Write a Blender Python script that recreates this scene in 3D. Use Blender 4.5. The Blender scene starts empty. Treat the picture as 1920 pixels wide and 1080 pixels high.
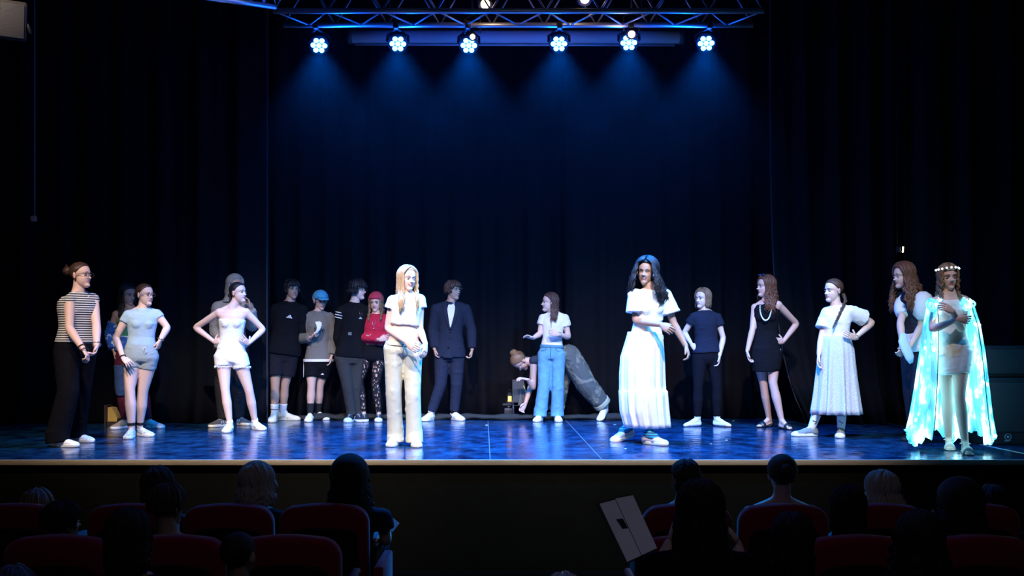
import bpy, math, random
import numpy as np
from mathutils import Vector, Matrix, Quaternion

V = Vector
rnd = random.Random(7)
scn = bpy.context.scene
COL = scn.collection

# ------------------------------------------------------------------ camera, world, lights
EYE = 0.94                      # eye height above the stage floor
F = 1920.0                      # focal length in pixels of the 1920 px frame
HY = 637.0                      # horizon row
AUD = -0.87                     # auditorium floor below the stage floor

cam_d = bpy.data.cameras.new('camera')
cam = bpy.data.objects.new('camera', cam_d)
COL.objects.link(cam)
cam.location = (0, 0, EYE)
cam.rotation_euler = (math.radians(90), 0, 0)
cam_d.sensor_width = 36
cam_d.lens = 36.0
cam_d.shift_y = (HY - 540) / 1920
cam_d.clip_end = 200
scn.camera = cam

world = bpy.data.worlds.new('world')
scn.world = world
world.use_nodes = True
world.node_tree.nodes['Background'].inputs[0].default_value = (0.10, 0.16, 0.42, 1)
world.node_tree.nodes['Background'].inputs[1].default_value = 0.008

scn.view_settings.view_transform = 'Standard'
scn.view_settings.look = 'None'
scn.view_settings.exposure = 0
scn.view_settings.gamma = 1


def spot(name, loc, target, power, color, angle, blend=0.6, radius=0.08):
    l = bpy.data.lights.new(name, 'SPOT')
    l.energy = power
    l.color = color
    l.spot_size = math.radians(angle)
    l.spot_blend = blend
    l.shadow_soft_size = radius
    o = bpy.data.objects.new(name, l)
    COL.objects.link(o)
    o.location = loc
    o.rotation_euler = (V(target) - V(loc)).to_track_quat('-Z', 'Y').to_euler()
    return o


WARM = (1.0, 0.80, 0.66)
BLUE = (0.0, 0.13, 1.0)
# front-of-house profile spots, above the front of the stalls and out of the frame
for x, tx, ty, e, a in ((-2.3, -2.0, 9.2, 2000, 44), (-0.4, -0.6, 9.3, 1700, 44), (1.6, 1.4, 9.3, 2000, 46), (2.6, 2.85, 9.6, 700, 29), (-3.8, -3.6, 9.0, 1200, 32)):
    spot('front_spot', (x, 5.0, 5.3), (tx, ty, 0.8), e, WARM, a, 0.75, 0.07)
# cyan-blue wash just above the frame; far right one added to fill the cape wearer
for x, tx, e in ((3.9, 3.3, 180), (2.6, 0.9, 1150), (0.2, -0.6, 480), (-2.2, -2.0, 260)):
    spot('blue_wash', (x, 6.9, 4.0), (tx, 10.2, 0.4), e, (0.0, 0.34, 1.0), 76, 0.9, 0.12)
# soft fill added over the audience so the red seats and sheets show
l = bpy.data.lights.new('audience_fill', 'AREA'); l.energy = 11; l.color = (0.70, 0.72, 1.0); l.size = 3.0
o = bpy.data.objects.new('audience_fill', l); COL.objects.link(o); o.location = (0.3, 1.5, 4.6); o.rotation_euler = (math.radians(28), 0, 0)

# ------------------------------------------------------------------ materials
MATS = {}


def nm(m):
    m.use_nodes = True
    nt = m.node_tree
    return nt, nt.nodes, nt.links, nt.nodes['Principled BSDF']


def mat(key, col, rough=0.8, metal=0.0, var=0.08, bump=0.15, bscale=60, spec=0.3, emis=None, estr=0, stretch=None, sheen=0.0, sss=0.0):
    if key in MATS:
        return MATS[key]
    m = bpy.data.materials.new(key)
    nt, N, L, b = nm(m)
    b.inputs['Roughness'].default_value = rough
    b.inputs['Metallic'].default_value = metal
    b.inputs['Specular IOR Level'].default_value = spec
    if sheen:
        b.inputs['Sheen Weight'].default_value = sheen
    if sss:
        b.inputs['Subsurface Weight'].default_value = sss
        b.inputs['Subsurface Scale'].default_value = 0.01
    tc = N.new('ShaderNodeTexCoord')
    mp = N.new('ShaderNodeMapping')
    if stretch:
        mp.inputs['Scale'].default_value = stretch
    L.new(tc.outputs['Object'], mp.inputs[0])
    nz = N.new('ShaderNodeTexNoise')
    nz.inputs['Scale'].default_value = bscale
    nz.inputs['Detail'].default_value = 3
    L.new(mp.outputs[0], nz.inputs['Vector'])
    mx = N.new('ShaderNodeMix')
    mx.data_type = 'RGBA'
    c = col
    mx.inputs[6].default_value = (c[0] * (1 - var), c[1] * (1 - var), c[2] * (1 - var), 1)
    mx.inputs[7].default_value = (min(1, c[0] * (1 + var)), min(1, c[1] * (1 + var)), min(1, c[2] * (1 + var)), 1)
    L.new(nz.outputs['Fac'], mx.inputs[0])
    L.new(mx.outputs[2], b.inputs['Base Color'])
    if bump:
        bp = N.new('ShaderNodeBump')
        bp.inputs['Strength'].default_value = bump
        bp.inputs['Distance'].default_value = 0.01
        L.new(nz.outputs['Fac'], bp.inputs['Height'])
        L.new(bp.outputs[0], b.inputs['Normal'])
    if emis:
        b.inputs['Emission Color'].default_value = (*emis, 1)
        b.inputs['Emission Strength'].default_value = estr
    MATS[key] = m
    return m


def cloth(key, col, **k):
    k.setdefault('rough', 0.9)
    k.setdefault('bump', 0.45)
    k.setdefault('bscale', 14)
    k.setdefault('spec', 0.15)
    return mat(key, col, **k)


def skin(key, col):
    return mat(key, col, rough=0.55, bump=0.04, bscale=120, var=0.04, spec=0.35, sss=0.0)


def hairm(key, col, rough=0.42):
    return mat(key, col, rough=rough, bump=0.35, bscale=30, var=0.35, spec=0.4, stretch=(9, 9, 0.7))


def stripes(key, c1, c2, period, duty=0.55):
    m = mat(key, c1, rough=0.9)
    nt, N, L, b = nm(m)
    tc = N.new('ShaderNodeTexCoord')
    sp = N.new('ShaderNodeSeparateXYZ')
    L.new(tc.outputs['Object'], sp.inputs[0])
    dv = N.new('ShaderNodeMath'); dv.operation = 'DIVIDE'; dv.inputs[1].default_value = period
    L.new(sp.outputs[2], dv.inputs[0])
    fr = N.new('ShaderNodeMath'); fr.operation = 'FRACT'
    L.new(dv.outputs[0], fr.inputs[0])
    gt = N.new('ShaderNodeMath'); gt.operation = 'GREATER_THAN'; gt.inputs[1].default_value = duty
    L.new(fr.outputs[0], gt.inputs[0])
    mx = N.new('ShaderNodeMix'); mx.data_type = 'RGBA'
    mx.inputs[6].default_value = (*c1, 1); mx.inputs[7].default_value = (*c2, 1)
    L.new(gt.outputs[0], mx.inputs[0])
    L.new(mx.outputs[2], b.inputs['Base Color'])
    return m


def speckle(key, c1, c2, scale, thr, c3=None):
    """blotches or sequins: voronoi cells under a threshold show the second colour"""
    m = mat(key, c1, rough=0.8)
    nt, N, L, b = nm(m)
    tc = N.new('ShaderNodeTexCoord')
    vo = N.new('ShaderNodeTexVoronoi'); vo.inputs['Scale'].default_value = scale
    L.new(tc.outputs['Object'], vo.inputs['Vector'])
    gt = N.new('ShaderNodeMath'); gt.operation = 'LESS_THAN'; gt.inputs[1].default_value = thr
    L.new(vo.outputs['Distance'], gt.inputs[0])
    mx = N.new('ShaderNodeMix'); mx.data_type = 'RGBA'
    mx.inputs[6].default_value = (*c1, 1); mx.inputs[7].default_value = (*c2, 1)
    L.new(gt.outputs[0], mx.inputs[0])
    L.new(mx.outputs[2], b.inputs['Base Color'])
    return m


def blotch(key, c1, c2, scale, thr):
    m = mat(key, c1, rough=0.85)
    nt, N, L, b = nm(m)
    tc = N.new('ShaderNodeTexCoord')
    nz = N.new('ShaderNodeTexNoise'); nz.inputs['Scale'].default_value = scale; nz.inputs['Detail'].default_value = 4; nz.inputs['Distortion'].default_value = .8
    L.new(tc.outputs['Object'], nz.inputs['Vector'])
    cr = N.new('ShaderNodeValToRGB')
    cr.color_ramp.elements[0].position = thr; cr.color_ramp.elements[0].color = (*c1, 1)
    cr.color_ramp.elements[1].position = thr + .06; cr.color_ramp.elements[1].color = (*c2, 1)
    L.new(nz.outputs['Fac'], cr.inputs[0]); L.new(cr.outputs[0], b.inputs['Base Color'])
    return m


def lace(key):
    m = mat(key, (0.012, 0.010, 0.012), rough=0.8, bump=0)
    nt, N, L, b = nm(m)
    out = N['Material Output']
    tc = N.new('ShaderNodeTexCoord')
    mp = N.new('ShaderNodeMapping'); mp.inputs['Scale'].default_value = (1.0, 1.0, 0.55)
    L.new(tc.outputs['Object'], mp.inputs[0])
    vo = N.new('ShaderNodeTexVoronoi'); vo.feature = 'DISTANCE_TO_EDGE'; vo.inputs['Scale'].default_value = 38
    L.new(mp.outputs[0], vo.inputs['Vector'])
    gt = N.new('ShaderNodeMath'); gt.operation = 'GREATER_THAN'; gt.inputs[1].default_value = 0.16
    L.new(vo.outputs['Distance'], gt.inputs[0])
    tr = N.new('ShaderNodeBsdfTransparent')
    ms = N.new('ShaderNodeMixShader')
    L.new(gt.outputs[0], ms.inputs[0]); L.new(b.outputs[0], ms.inputs[1]); L.new(tr.outputs[0], ms.inputs[2])
    L.new(ms.outputs[0], out.inputs['Surface'])
    return m


# ------------------------------------------------------------------ mesh collecting
class G:
    def __init__(s):
        s.v = []; s.f = []; s.m = []

    def add(s, vs, fs, mi=0, M=None):
        o = len(s.v)
        if M is not None:
            vs = [M @ V(p) for p in vs]
        s.v.extend([tuple(p) for p in vs])
        for f in fs:
            s.f.append(tuple(i + o for i in f)); s.m.append(mi)

    def rings(s, rings, mi=0, cap=True, M=None, closed=True):
        n = len(rings[0]); vs = []; fs = []
        for r in rings:
            vs.extend(r)
        k = n if closed else n - 1
        for i in range(len(rings) - 1):
            for j in range(k):
                a = i * n + j; b = i * n + (j + 1) % n
                fs.append((a, b, b + n, a + n))
        if cap and closed:
            fs.append(tuple(range(n - 1, -1, -1)))
            fs.append(tuple((len(rings) - 1) * n + j for j in range(n)))
        s.add(vs, fs, mi, M)

    def tube(s, pts, rads, n=12, mi=0, ref=None, M=None, cap=True):
        pts = [V(p) for p in pts]
        rings = []
        if ref is None:
            t0 = (pts[1] - pts[0]).normalized()
            ref = V((0, 0, 1)) if abs(t0.z) < 0.9 else V((1, 0, 0))
        else:
            ref = V(ref)
        for i, p in enumerate(pts):
            if i == 0: t = pts[1] - pts[0]
            elif i == len(pts) - 1: t = pts[-1] - pts[-2]
            else: t = (pts[i + 1] - pts[i]).normalized() + (pts[i] - pts[i - 1]).normalized()
            if t.length < 1e-9: t = V((0, 0, 1))
            t.normalize()
            u = ref - t * ref.dot(t)
            if u.length < 1e-6: u = t.orthogonal()
            u.normalize(); w = t.cross(u)
            ref = u
            r = rads[i] if isinstance(rads, list) else rads
            a, b = (r if isinstance(r, (list, tuple)) else (r, r))
            rings.append([p + u * a * math.cos(2 * math.pi * j / n) + w * b * math.sin(2 * math.pi * j / n) for j in range(n)])
        s.rings(rings, mi, cap, M)

    def capsule(s, p0, p1, r0, r1, n=14, mi=0, M=None):
        """tapered limb piece with rounded ends"""
        p0 = V(p0); p1 = V(p1); d = (p1 - p0)
        L = d.length or 1e-6; d = d / L
        pts = []; rs = []
        for a in (75, 50, 25):
            pts.append(p0 - d * r0 * math.sin(math.radians(a))); rs.append(r0 * math.cos(math.radians(a)))
        for i in range(5):
            t = i / 4; pts.append(p0 + d * L * t); rs.append(r0 + (r1 - r0) * t)
        for a in (25, 50, 75):
            pts.append(p1 + d * r1 * math.sin(math.radians(a))); rs.append(r1 * math.cos(math.radians(a)))
        s.tube(pts, rs, n, mi, M=M)

    def ell(s, c, r, M=None, nu=16, nv=10, mi=0, R=None):
        c = V(c); vs = []; fs = []
        R = R or Matrix.Identity(3)
        vs.append(c + R @ V((0, 0, r[2])))
        for i in range(1, nv):
            t = math.pi * i / nv
            for j in range(nu):
                p = 2 * math.pi * j / nu
                vs.append(c + R @ V((r[0] * math.sin(t) * math.cos(p), r[1] * math.sin(t) * math.sin(p), r[2] * math.cos(t))))
        vs.append(c + R @ V((0, 0, -r[2])))
        for j in range(nu):
            fs.append((0, 1 + j, 1 + (j + 1) % nu))
        for i in range(nv - 2):
            for j in range(nu):
                a = 1 + i * nu + j; b = 1 + i * nu + (j + 1) % nu
                fs.append((a, a + nu, b + nu, b))
        l = len(vs) - 1; o = 1 + (nv - 2) * nu
        for j in range(nu):
            fs.append((o + j, l, o + (j + 1) % nu))
        s.add(vs, fs, mi, M)

    def box(s, c, d, M=None, mi=0, bev=0.0):
        x, y, z = d[0] / 2, d[1] / 2, d[2] / 2; c = V(c)
        if bev <= 0:
            vs = [c + V((a * x, b * y, e * z)) for a in (-1, 1) for b in (-1, 1) for e in (-1, 1)]
            s.add(vs, [(0, 1, 3, 2), (4, 6, 7, 5), (0, 4, 5, 1), (2, 3, 7, 6), (0, 2, 6, 4), (1, 5, 7, 3)], mi, M)
            return
        h = bev
        def outl(ix, iy):
            pts = []
            for qx, qy, a0 in ((1, 1, 0), (-1, 1, 90), (-1, -1, 180), (1, -1, 270)):
                for k in range(4):
                    a = math.radians(a0 + 30 * k)
                    pts.append((qx * (x - h) + (h - ix) * math.cos(a), qy * (y - h) + (h - iy) * math.sin(a)))
            return pts
        rr = []
        for zz, ins in ((-z, h * .7), (-z + h * .3, h * .3), (-z + h, 0), (z - h, 0), (z - h * .3, h * .3), (z, h * .7)):
            rr.append([c + V((p[0], p[1], zz)) for p in outl(ins, ins)])
        s.rings(rr, mi, True, M)


ROOT_INV = [None]


def mesh_of(g, name, mats):
    me = bpy.data.meshes.new(name)
    me.from_pydata(g.v, [], g.f)
    for m in mats:
        me.materials.append(m)
    if g.m:
        me.polygons.foreach_set('material_index', g.m)
    return me


def link(name, me, parent=None, smooth=True):
    if smooth:
        me.polygons.foreach_set('use_smooth', [True] * len(me.polygons))
    me.update()
    o = bpy.data.objects.new(name, me)
    COL.objects.link(o)
    if parent is not None:
        o.parent = parent
    return o


def shift(me, off):
    n = len(me.vertices)
    co = np.empty(n * 3, dtype=np.float32)
    me.vertices.foreach_get('co', co)
    co = co.reshape(-1, 3) + np.array(off, dtype=np.float32)
    me.vertices.foreach_set('co', co.ravel())


def root_of(parent):
    """world position of the topmost owner, so that meshes given in world space sit right"""
    o = parent; p = V((0, 0, 0))
    while o is not None:
        p = p + o.location; o = o.parent
    return p


def build(name, g, mats, parent=None, smooth=True, vox=None, it=4, wr=None, fac=0.5):
    """g is in world space; the object keeps its parent's (or its own) origin"""
    if not isinstance(mats, (list, tuple)):
        mats = [mats]
    me = mesh_of(g, name, mats)
    if vox:
        t = bpy.data.objects.new('tmp', me); COL.objects.link(t)
        r = t.modifiers.new('r', 'REMESH'); r.mode = 'VOXEL'; r.voxel_size = vox; r.use_smooth_shade = True
        if it:
            s = t.modifiers.new('s', 'SMOOTH'); s.factor = fac; s.iterations = it
        dg = bpy.context.evaluated_depsgraph_get()
        me2 = bpy.data.meshes.new_from_object(t.evaluated_get(dg))
        bpy.data.objects.remove(t); bpy.data.meshes.remove(me)
        me = me2; me.name = name
        me.materials.clear()
        for m in mats:
            me.materials.append(m)
    if wr:
        wrinkle(me, *wr)
    if parent is not None:
        shift(me, -root_of(parent))
    return link(name, me, parent, smooth)


def wrinkle(me, amp, freq=30, dirn=(0.3, 0.3, 1.0), seed=1):
    n = len(me.vertices)
    co = np.empty(n * 3, dtype=np.float32); me.vertices.foreach_get('co', co); co = co.reshape(-1, 3)
    no = np.empty(n * 3, dtype=np.float32); me.vertex_normals.foreach_get('vector', no); no = no.reshape(-1, 3)
    rs = np.random.RandomState(seed)
    d = np.zeros(n, dtype=np.float32)
    for k in range(7):
        f = rs.normal(size=3) * np.array(dirn); f = f / (np.linalg.norm(f) + 1e-6) * freq * 1.7 * (0.5 + rs.rand() * 1.2)
        w = rs.normal(size=3) * 6
        s_ = np.sin(co @ f + 2.0 * np.sin(co @ w + rs.rand() * 6) + rs.rand() * 6)
        d += s_ if k % 2 else (1 - 2.2 * np.abs(s_) ** .8)
    d = np.clip(d / 7, -.12, 1.0)
    co = co + no * (d * amp * 2)[:, None]
    me.vertices.foreach_set('co', co.ravel())
    me.update()


def empty(name, loc, label=None, cat=None, group=None, parent=None):
    o = bpy.data.objects.new(name, None); COL.objects.link(o)
    o.location = loc; o.empty_display_size = 0.1
    if parent is not None: o.parent = parent
    if label: o['label'] = label
    if cat: o['category'] = cat
    if group: o['group'] = group
    return o


def tag(o, label=None, cat=None, group=None, kind=None):
    if label: o['label'] = label
    if cat: o['category'] = cat
    if group: o['group'] = group
    if kind: o['kind'] = kind
    return o


def dup(root, loc, label=None, group=None):
    r = root.copy(); COL.objects.link(r); r.location = loc
    if label: r['label'] = label
    if group: r['group'] = group
    for ch in list(root.children):
        c = ch.copy(); COL.objects.link(c); c.parent = r
        for q in ch.children:
            e = q.copy(); COL.objects.link(e); e.parent = c
    return r


def at(px, py, d):
    """the point of the place at distance d seen at this pixel"""
    return V(((px - 960) * d / F, d, EYE - (py - HY) * d / F))


def ground(px, py):
    d = F * EYE / (py - HY)
    return V(((px - 960) * d / F, d, 0))


def fwd(yaw):
    a = math.radians(yaw)
    return V((math.sin(a), -math.cos(a), 0))


def rgt(yaw):
    a = math.radians(yaw)
    return V((math.cos(a), math.sin(a), 0))
# ------------------------------------------------------------------ heads
def _ell(D, c, r):
    c = np.array(c); r = np.array(r)
    A = ((D / r) ** 2).sum(1); B = -2 * (D * c / r ** 2).sum(1); C = (c ** 2 / r ** 2).sum() - 1
    disc = B * B - 4 * A * C
    t = np.where(disc > 0, (-B + np.sqrt(np.maximum(disc, 0))) / (2 * A), 0.001)
    return np.maximum(t, 0.001)


def head_r(D):
    a = _ell(D, (0, .012, .030), (.072, .088, .078))
    b = _ell(D, (0, -.018, -.032), (.057, .062, .076))
    c = _ell(D, (0, -.055, -.084), (.027, .028, .024))
    p = 22.0
    return (a ** p + b ** p + c ** p) ** (1 / p)


NU, NV = 80, 64
_th = np.linspace(0, math.pi, NV + 1)
_dirs = [(0, 0, 1)]
for _i in range(1, NV):
    for _j in range(NU):
        _p = 2 * math.pi * _j / NU
        _dirs.append((math.sin(_th[_i]) * math.cos(_p), math.sin(_th[_i]) * math.sin(_p), math.cos(_th[_i])))
_dirs.append((0, 0, -1))
DIRS = np.array(_dirs)
HFACES = [(0, 1 + j, 1 + (j + 1) % NU) for j in range(NU)]
for _i in range(NV - 2):
    for _j in range(NU):
        _a = 1 + _i * NU + _j; _b = 1 + _i * NU + (_j + 1) % NU
        HFACES.append((_a, _a + NU, _b + NU, _b))
_l = len(_dirs) - 1; _o = 1 + (NV - 2) * NU
HFACES += [(_o + j, _l, _o + (j + 1) % NU) for j in range(NU)]
HBASE = DIRS * head_r(DIRS)[:, None]


def sculpt_face(smile=0.0):
    P = HBASE.copy()
    x, y, z = P[:, 0], P[:, 1], P[:, 2]
    fr = 1 / (1 + np.exp((y + .035) / .008))
    g = lambda cx, cz, sx, sz: np.exp(-((x - cx) / sx) ** 2 - ((z - cz) / sz) ** 2)
    d = np.zeros(len(P))
    d += .021 * g(0, -.024, .0095, .009) + .010 * g(0, -.004, .0075, .020)
    for s in (-1, 1):
        d += .007 * g(s * .011, -.028, .006, .006)
        d += -.011 * g(s * .030, .003, .016, .011)
        d += .004 * g(s * .027, .024, .020, .007)
        d += (.003 + .004 * smile) * g(s * .036, -.024, .014, .014)
        d += -.002 * g(s * .024, -.050, .006, .012)
    d += .007 * g(0, -.048, .019, .005) + .007 * g(0, -.058, .016, .005)
    zm = -.053 + smile * 10 * x ** 2
    d += -.006 * np.exp(-((x) / .021) ** 2 - ((z - zm) / .002) ** 2)
    d += .005 * g(0, -.088, .015, .010) - .004 * g(0, -.070, .020, .005)
    P[:, 1] -= d * fr
    # mark lips
    rad = (x / (.023 + .004 * smile)) ** 2 + ((z + .053 - smile * 8 * x ** 2) / .0085) ** 2
    lips = (rad < 1) & (y < -.03)
    return P, lips


HEADS = {}


def head_mesh(g, M, smile=0.0, closed=False, ears=True):
    """slots: 0 skin 1 lips 2 eye white 3 dark (iris, lashes) 4 brow 5 teeth"""
    if smile not in HEADS:
        HEADS[smile] = sculpt_face(smile)
    P, lips = HEADS[smile]
    R = np.array(M.to_3x3()); T = np.array(M.translation)
    W = P @ R.T + T
    o = len(g.v)
    g.v.extend([tuple(p) for p in W])
    for f in HFACES:
        g.f.append(tuple(i + o for i in f))
        g.m.append(1 if sum(bool(lips[i]) for i in f) >= 2 else 0)
    for s in (-1, 1):
        c = V((s * .030, -.0665, .003))
        if not closed:
            g.ell(c, (.0112, .0122, .0064), M=M, nu=12, nv=8, mi=2)
            g.ell(c + V((0, -.0095, 0)), (.0048, .0040, .0052), M=M, nu=10, nv=6, mi=3)
        lz = .008 if not closed else .000
        g.tube([V((s * (.030 + q), -.0785 + abs(q) * .35 + (.001 if q * 1 > 0 else 0), .003 + lz - (q / .014) ** 2 * .004 * (1 if not closed else -1))) for q in (-.014, -.008, 0, .008, .015)], [.0010, .0016, .0018, .0017, .0008], 5, 3, M=M)
        g.tube([V((s * q, -.0845 + (q - .02) ** 2 * 14, zz)) for q, zz in ((.013, .0215), (.022, .0255), (.033, .0265), (.044, .0225))], [.0018, .0030, .0028, .0010], 5, 4, M=M)
        if ears:
            Re = Matrix.Rotation(math.radians(s * 22), 3, 'Z') @ Matrix.Rotation(math.radians(-10), 3, 'X')
            g.ell(V((s * .0745, .010, -.004)), (.0075, .0185, .030), M=M, nu=12, nv=8, R=Re)
            g.ell(V((s * .0790, .006, -.002)), (.0045, .010, .017), M=M, nu=10, nv=6, mi=1, R=Re)
    if smile > .5:
        g.ell(V((0, -.0790, -.0505)), (.013, .006, .0032), M=M, nu=12, nv=6, mi=5)


def hair_cap(g, M, th=.012, line=.060, nape=-.075, vol=0.0, mi=0, side=-.030, hat=False):
    if not hat: line = max(line, .064)
    D = DIRS; R0 = head_r(D)
    P = D * R0[:, None]
    y, z = P[:, 1], P[:, 2]
    # border: how far back the hair starts at a height
    yb = np.interp(z, [-.11, nape, -.045, -.01, .03, line, line + .025], [.16, .085, .045, .016, side, -.056, -.13])
    m = np.clip((y - yb) / .014, 0, 1)
    if not hat:
        yb = np.interp(z, [-.11, nape, -.045, -.01, .03, line - .012, line + .008, line + .020], [.16, .085, .045, .016, -.022, -.040, -.058, -.085])
        m = np.clip((y - yb) / .010, 0, 1)
    m[z > line + .025] = 1
    t = (th + vol * np.clip((z + .02) / .1, 0, 1)) * m - .012 * (1 - m)
    P = D * (R0 + t)[:, None]
    W = P @ np.array(M.to_3x3()).T + np.array(M.translation)
    o = len(g.v)
    g.v.extend([tuple(p) for p in W])
    for f in HFACES:
        g.f.append(tuple(i + o for i in f)); g.m.append(mi)


def locks(g, M, sk, n=80, length=.25, az0=60, az1=300, r=.010, wave=.006, wf=5.0, th=.012, seed=3, flare=.0, jitter=.25, drop_front=None, curl=0.0, top=15, mi=0):
    """strands that leave the crown, follow the skull and hang down over shoulders and back.
    azimuth 0 = face, 90 = picture-side ear, 180 = back of the head"""
    rs = random.Random(seed)
    N0 = sk['neck']; ft = sk['f']; rt = sk['r']; k = sk['k']
    for i in range(n):
        u = (i + rs.random()) / n
        az = math.radians(az0 + (az1 - az0) * u)
        pts = []
        fr_ = abs((math.degrees(az) + 180) % 360 - 180)
        th_end = math.radians(rs.uniform(88, 100) if fr_ > 62 else (rs.uniform(44, 56) + .5 * max(0, fr_ - 35)))
        r1 = th + rs.uniform(-.004, .006)
        st = math.radians(rs.uniform(top, top + 45))
        ns = 7
        long_ = length > .07
        if long_:
            p0 = math.radians(46 - 95 * (fr_ / 180) + rs.uniform(-14, 14)); sx = .04 if math.sin(az) > 0 else -.04
            Da = V((sx, -math.sin(p0), math.cos(p0))).normalized()
            Db = V((math.sin(th_end) * math.sin(az), -math.sin(th_end) * math.cos(az), math.cos(th_end)))
        for q in range(ns):
            t = st + (th_end - st) * q / (ns - 1)
            D = np.array([[math.sin(t) * math.sin(az), -math.sin(t) * math.cos(az), math.cos(t)]])
            if long_:
                Dq = Da.slerp(Db, q / (ns - 1)); D = np.array([[Dq.x, Dq.y, Dq.z]])
            rr = head_r(D)[0] + r1
            pts.append(M @ V(D[0] * rr))
        p = pts[-1].copy()
        c = M.translation
        out = V((p.x - c.x, p.y - c.y, 0))
        out = out.normalized() if out.length > 1e-4 else V((0, 1, 0))
        Lk = length * (1 - jitter * rs.random())
        if drop_front and abs(math.degrees(az) % 360 - 180) > 95:
            Lk *= drop_front
        steps = 10
        ph = rs.random() * 6.28; ph2 = rs.random() * 6.28
        side = p.copy()
        for q in range(1, steps + 1):
            s = q / steps
            b = p + V((0, 0, -1)) * Lk * s + out * flare * math.sin(s * 1.6)
            rel = b - N0
            lx = rel.dot(rt); ly = rel.dot(ft)
            w = max(0, min(1, (N0.z + .05 - b.z) / .08))
            hw = .185 * k; dp = sk['dp'] * 1.15 + .012
            if abs(lx) < hw and w > 0:
                lim = dp * math.sqrt(1 - (lx / hw) ** 2)
                if abs(ly) < lim:
                    b = b + ft * ((lim if ly > 0 else -lim) - ly) * w
            wv = wave * min(1, s * 2.5)
            b = b + rt * wv * math.sin(ph + s * wf * 6.28 * Lk / .25) + ft * wv * .7 * math.cos(ph2 + s * wf * 6.28 * Lk / .25)
            pts.append(b)
        m = len(pts)
        rad = []
        for q in range(m):
            s = q / (m - 1)
            rad.append(r * (0.55 + .45 * math.sin(min(1, s * 1.6) * 1.57)) * (1 if s < .8 else 1 - (s - .8) * 4.2))
        g.tube(pts, rad, 6, mi)


# ------------------------------------------------------------------ hands
def hand(g, W, X, pn, right=True, k=1.0, curl=(20, 25, 15), spread=4, thumb=40, mi=0, tcurl=15):
    """W wrist, X towards the fingers, pn palm normal (out of the palm)"""
    X = X.normalized(); Z = -(pn - X * pn.dot(X))
    if Z.length < 1e-5: Z = X.orthogonal()
    Z.normalize(); Y = Z.cross(X)
    M = Matrix(((X.x, Y.x, Z.x, W.x), (X.y, Y.y, Z.y, W.y), (X.z, Y.z, Z.z, W.z), (0, 0, 0, 1)))
    sg = 1 if right else -1
    M = M @ Matrix.Diagonal((k, k * sg, k, 1))
    rr = []
    for x, hw, t in ((-.012, .022, .017), (.012, .028, .016), (.035, .036, .0145), (.065, .040, .0130), (.084, .038, .0105), (.092, .032, .0070)):
        rr.append([V((x, hw * math.copysign(abs(math.cos(a)) ** .75, math.cos(a)), t * math.sin(a))) for a in [2 * math.pi * j / 14 for j in range(14)]])
    g.rings(rr, mi, True, M)
    for y, L, r, sp, cm in ((.029, .066, .0083, 1.5, .85), (.0095, .075, .0086, .4, 1), (-.0105, .070, .0083, -.5, 1.08), (-.029, .055, .0074, -1.6, 1.15)):
        p = V((.082, y, 0)); a = 0; pts = [p.copy()]; rad = [r * 1.05]
        az = math.radians(sp * spread)
        for q, (fl, c) in enumerate(zip((.46, .30, .24), curl)):
            a += math.radians(c * cm)
            d = V((math.cos(a) * math.cos(az), math.cos(a) * math.sin(az), -math.sin(a)))
            pts.append(p + d * L * fl * .5); rad.append(r * (1 - .06 * q))
            p = p + d * L * fl
            pts.append(p.copy()); rad.append(r * (.98 - .08 * q))
        pts.append(p + d * r * .7); rad.append(r * .45)
        g.tube(pts, rad, 8, mi, ref=(0, 1, 0), M=M)
    a = math.radians(thumb)
    d1 = V((math.cos(a), math.sin(a), -.25)).normalized()
    a2 = a - math.radians(tcurl); d2 = V((math.cos(a2), math.sin(a2), -.35)).normalized()
    p = V((.014, .018, -.004))
    g.tube([p, p + d1 * .022, p + d1 * .042, p + d1 * .042 + d2 * .018, p + d1 * .042 + d2 * .030, p + d1 * .042 + d2 * .036],
           [.013, .0135, .0105, .0098, .0082, .004], 8, mi, M=M)


# ------------------------------------------------------------------ skeleton
TOR = [(-.21, .060, .055), (-.15, .120, .082), (-.05, .150, .098), (.08, .147, .096), (.25, .126, .084), (.42, .113, .077),
       (.58, .122, .084), (.74, .136, .092), (.86, .135, .084), (.95, .105, .066), (1.02, .060, .052)]


def tor(t):
    for a, b in zip(TOR, TOR[1:]):
        if t <= b[0]:
            u = (t - a[0]) / (b[0] - a[0]); u = max(0, u)
            return a[1] + (b[1] - a[1]) * u, a[2] + (b[2] - a[2]) * u
    return TOR[-1][1], TOR[-1][2]


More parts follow.
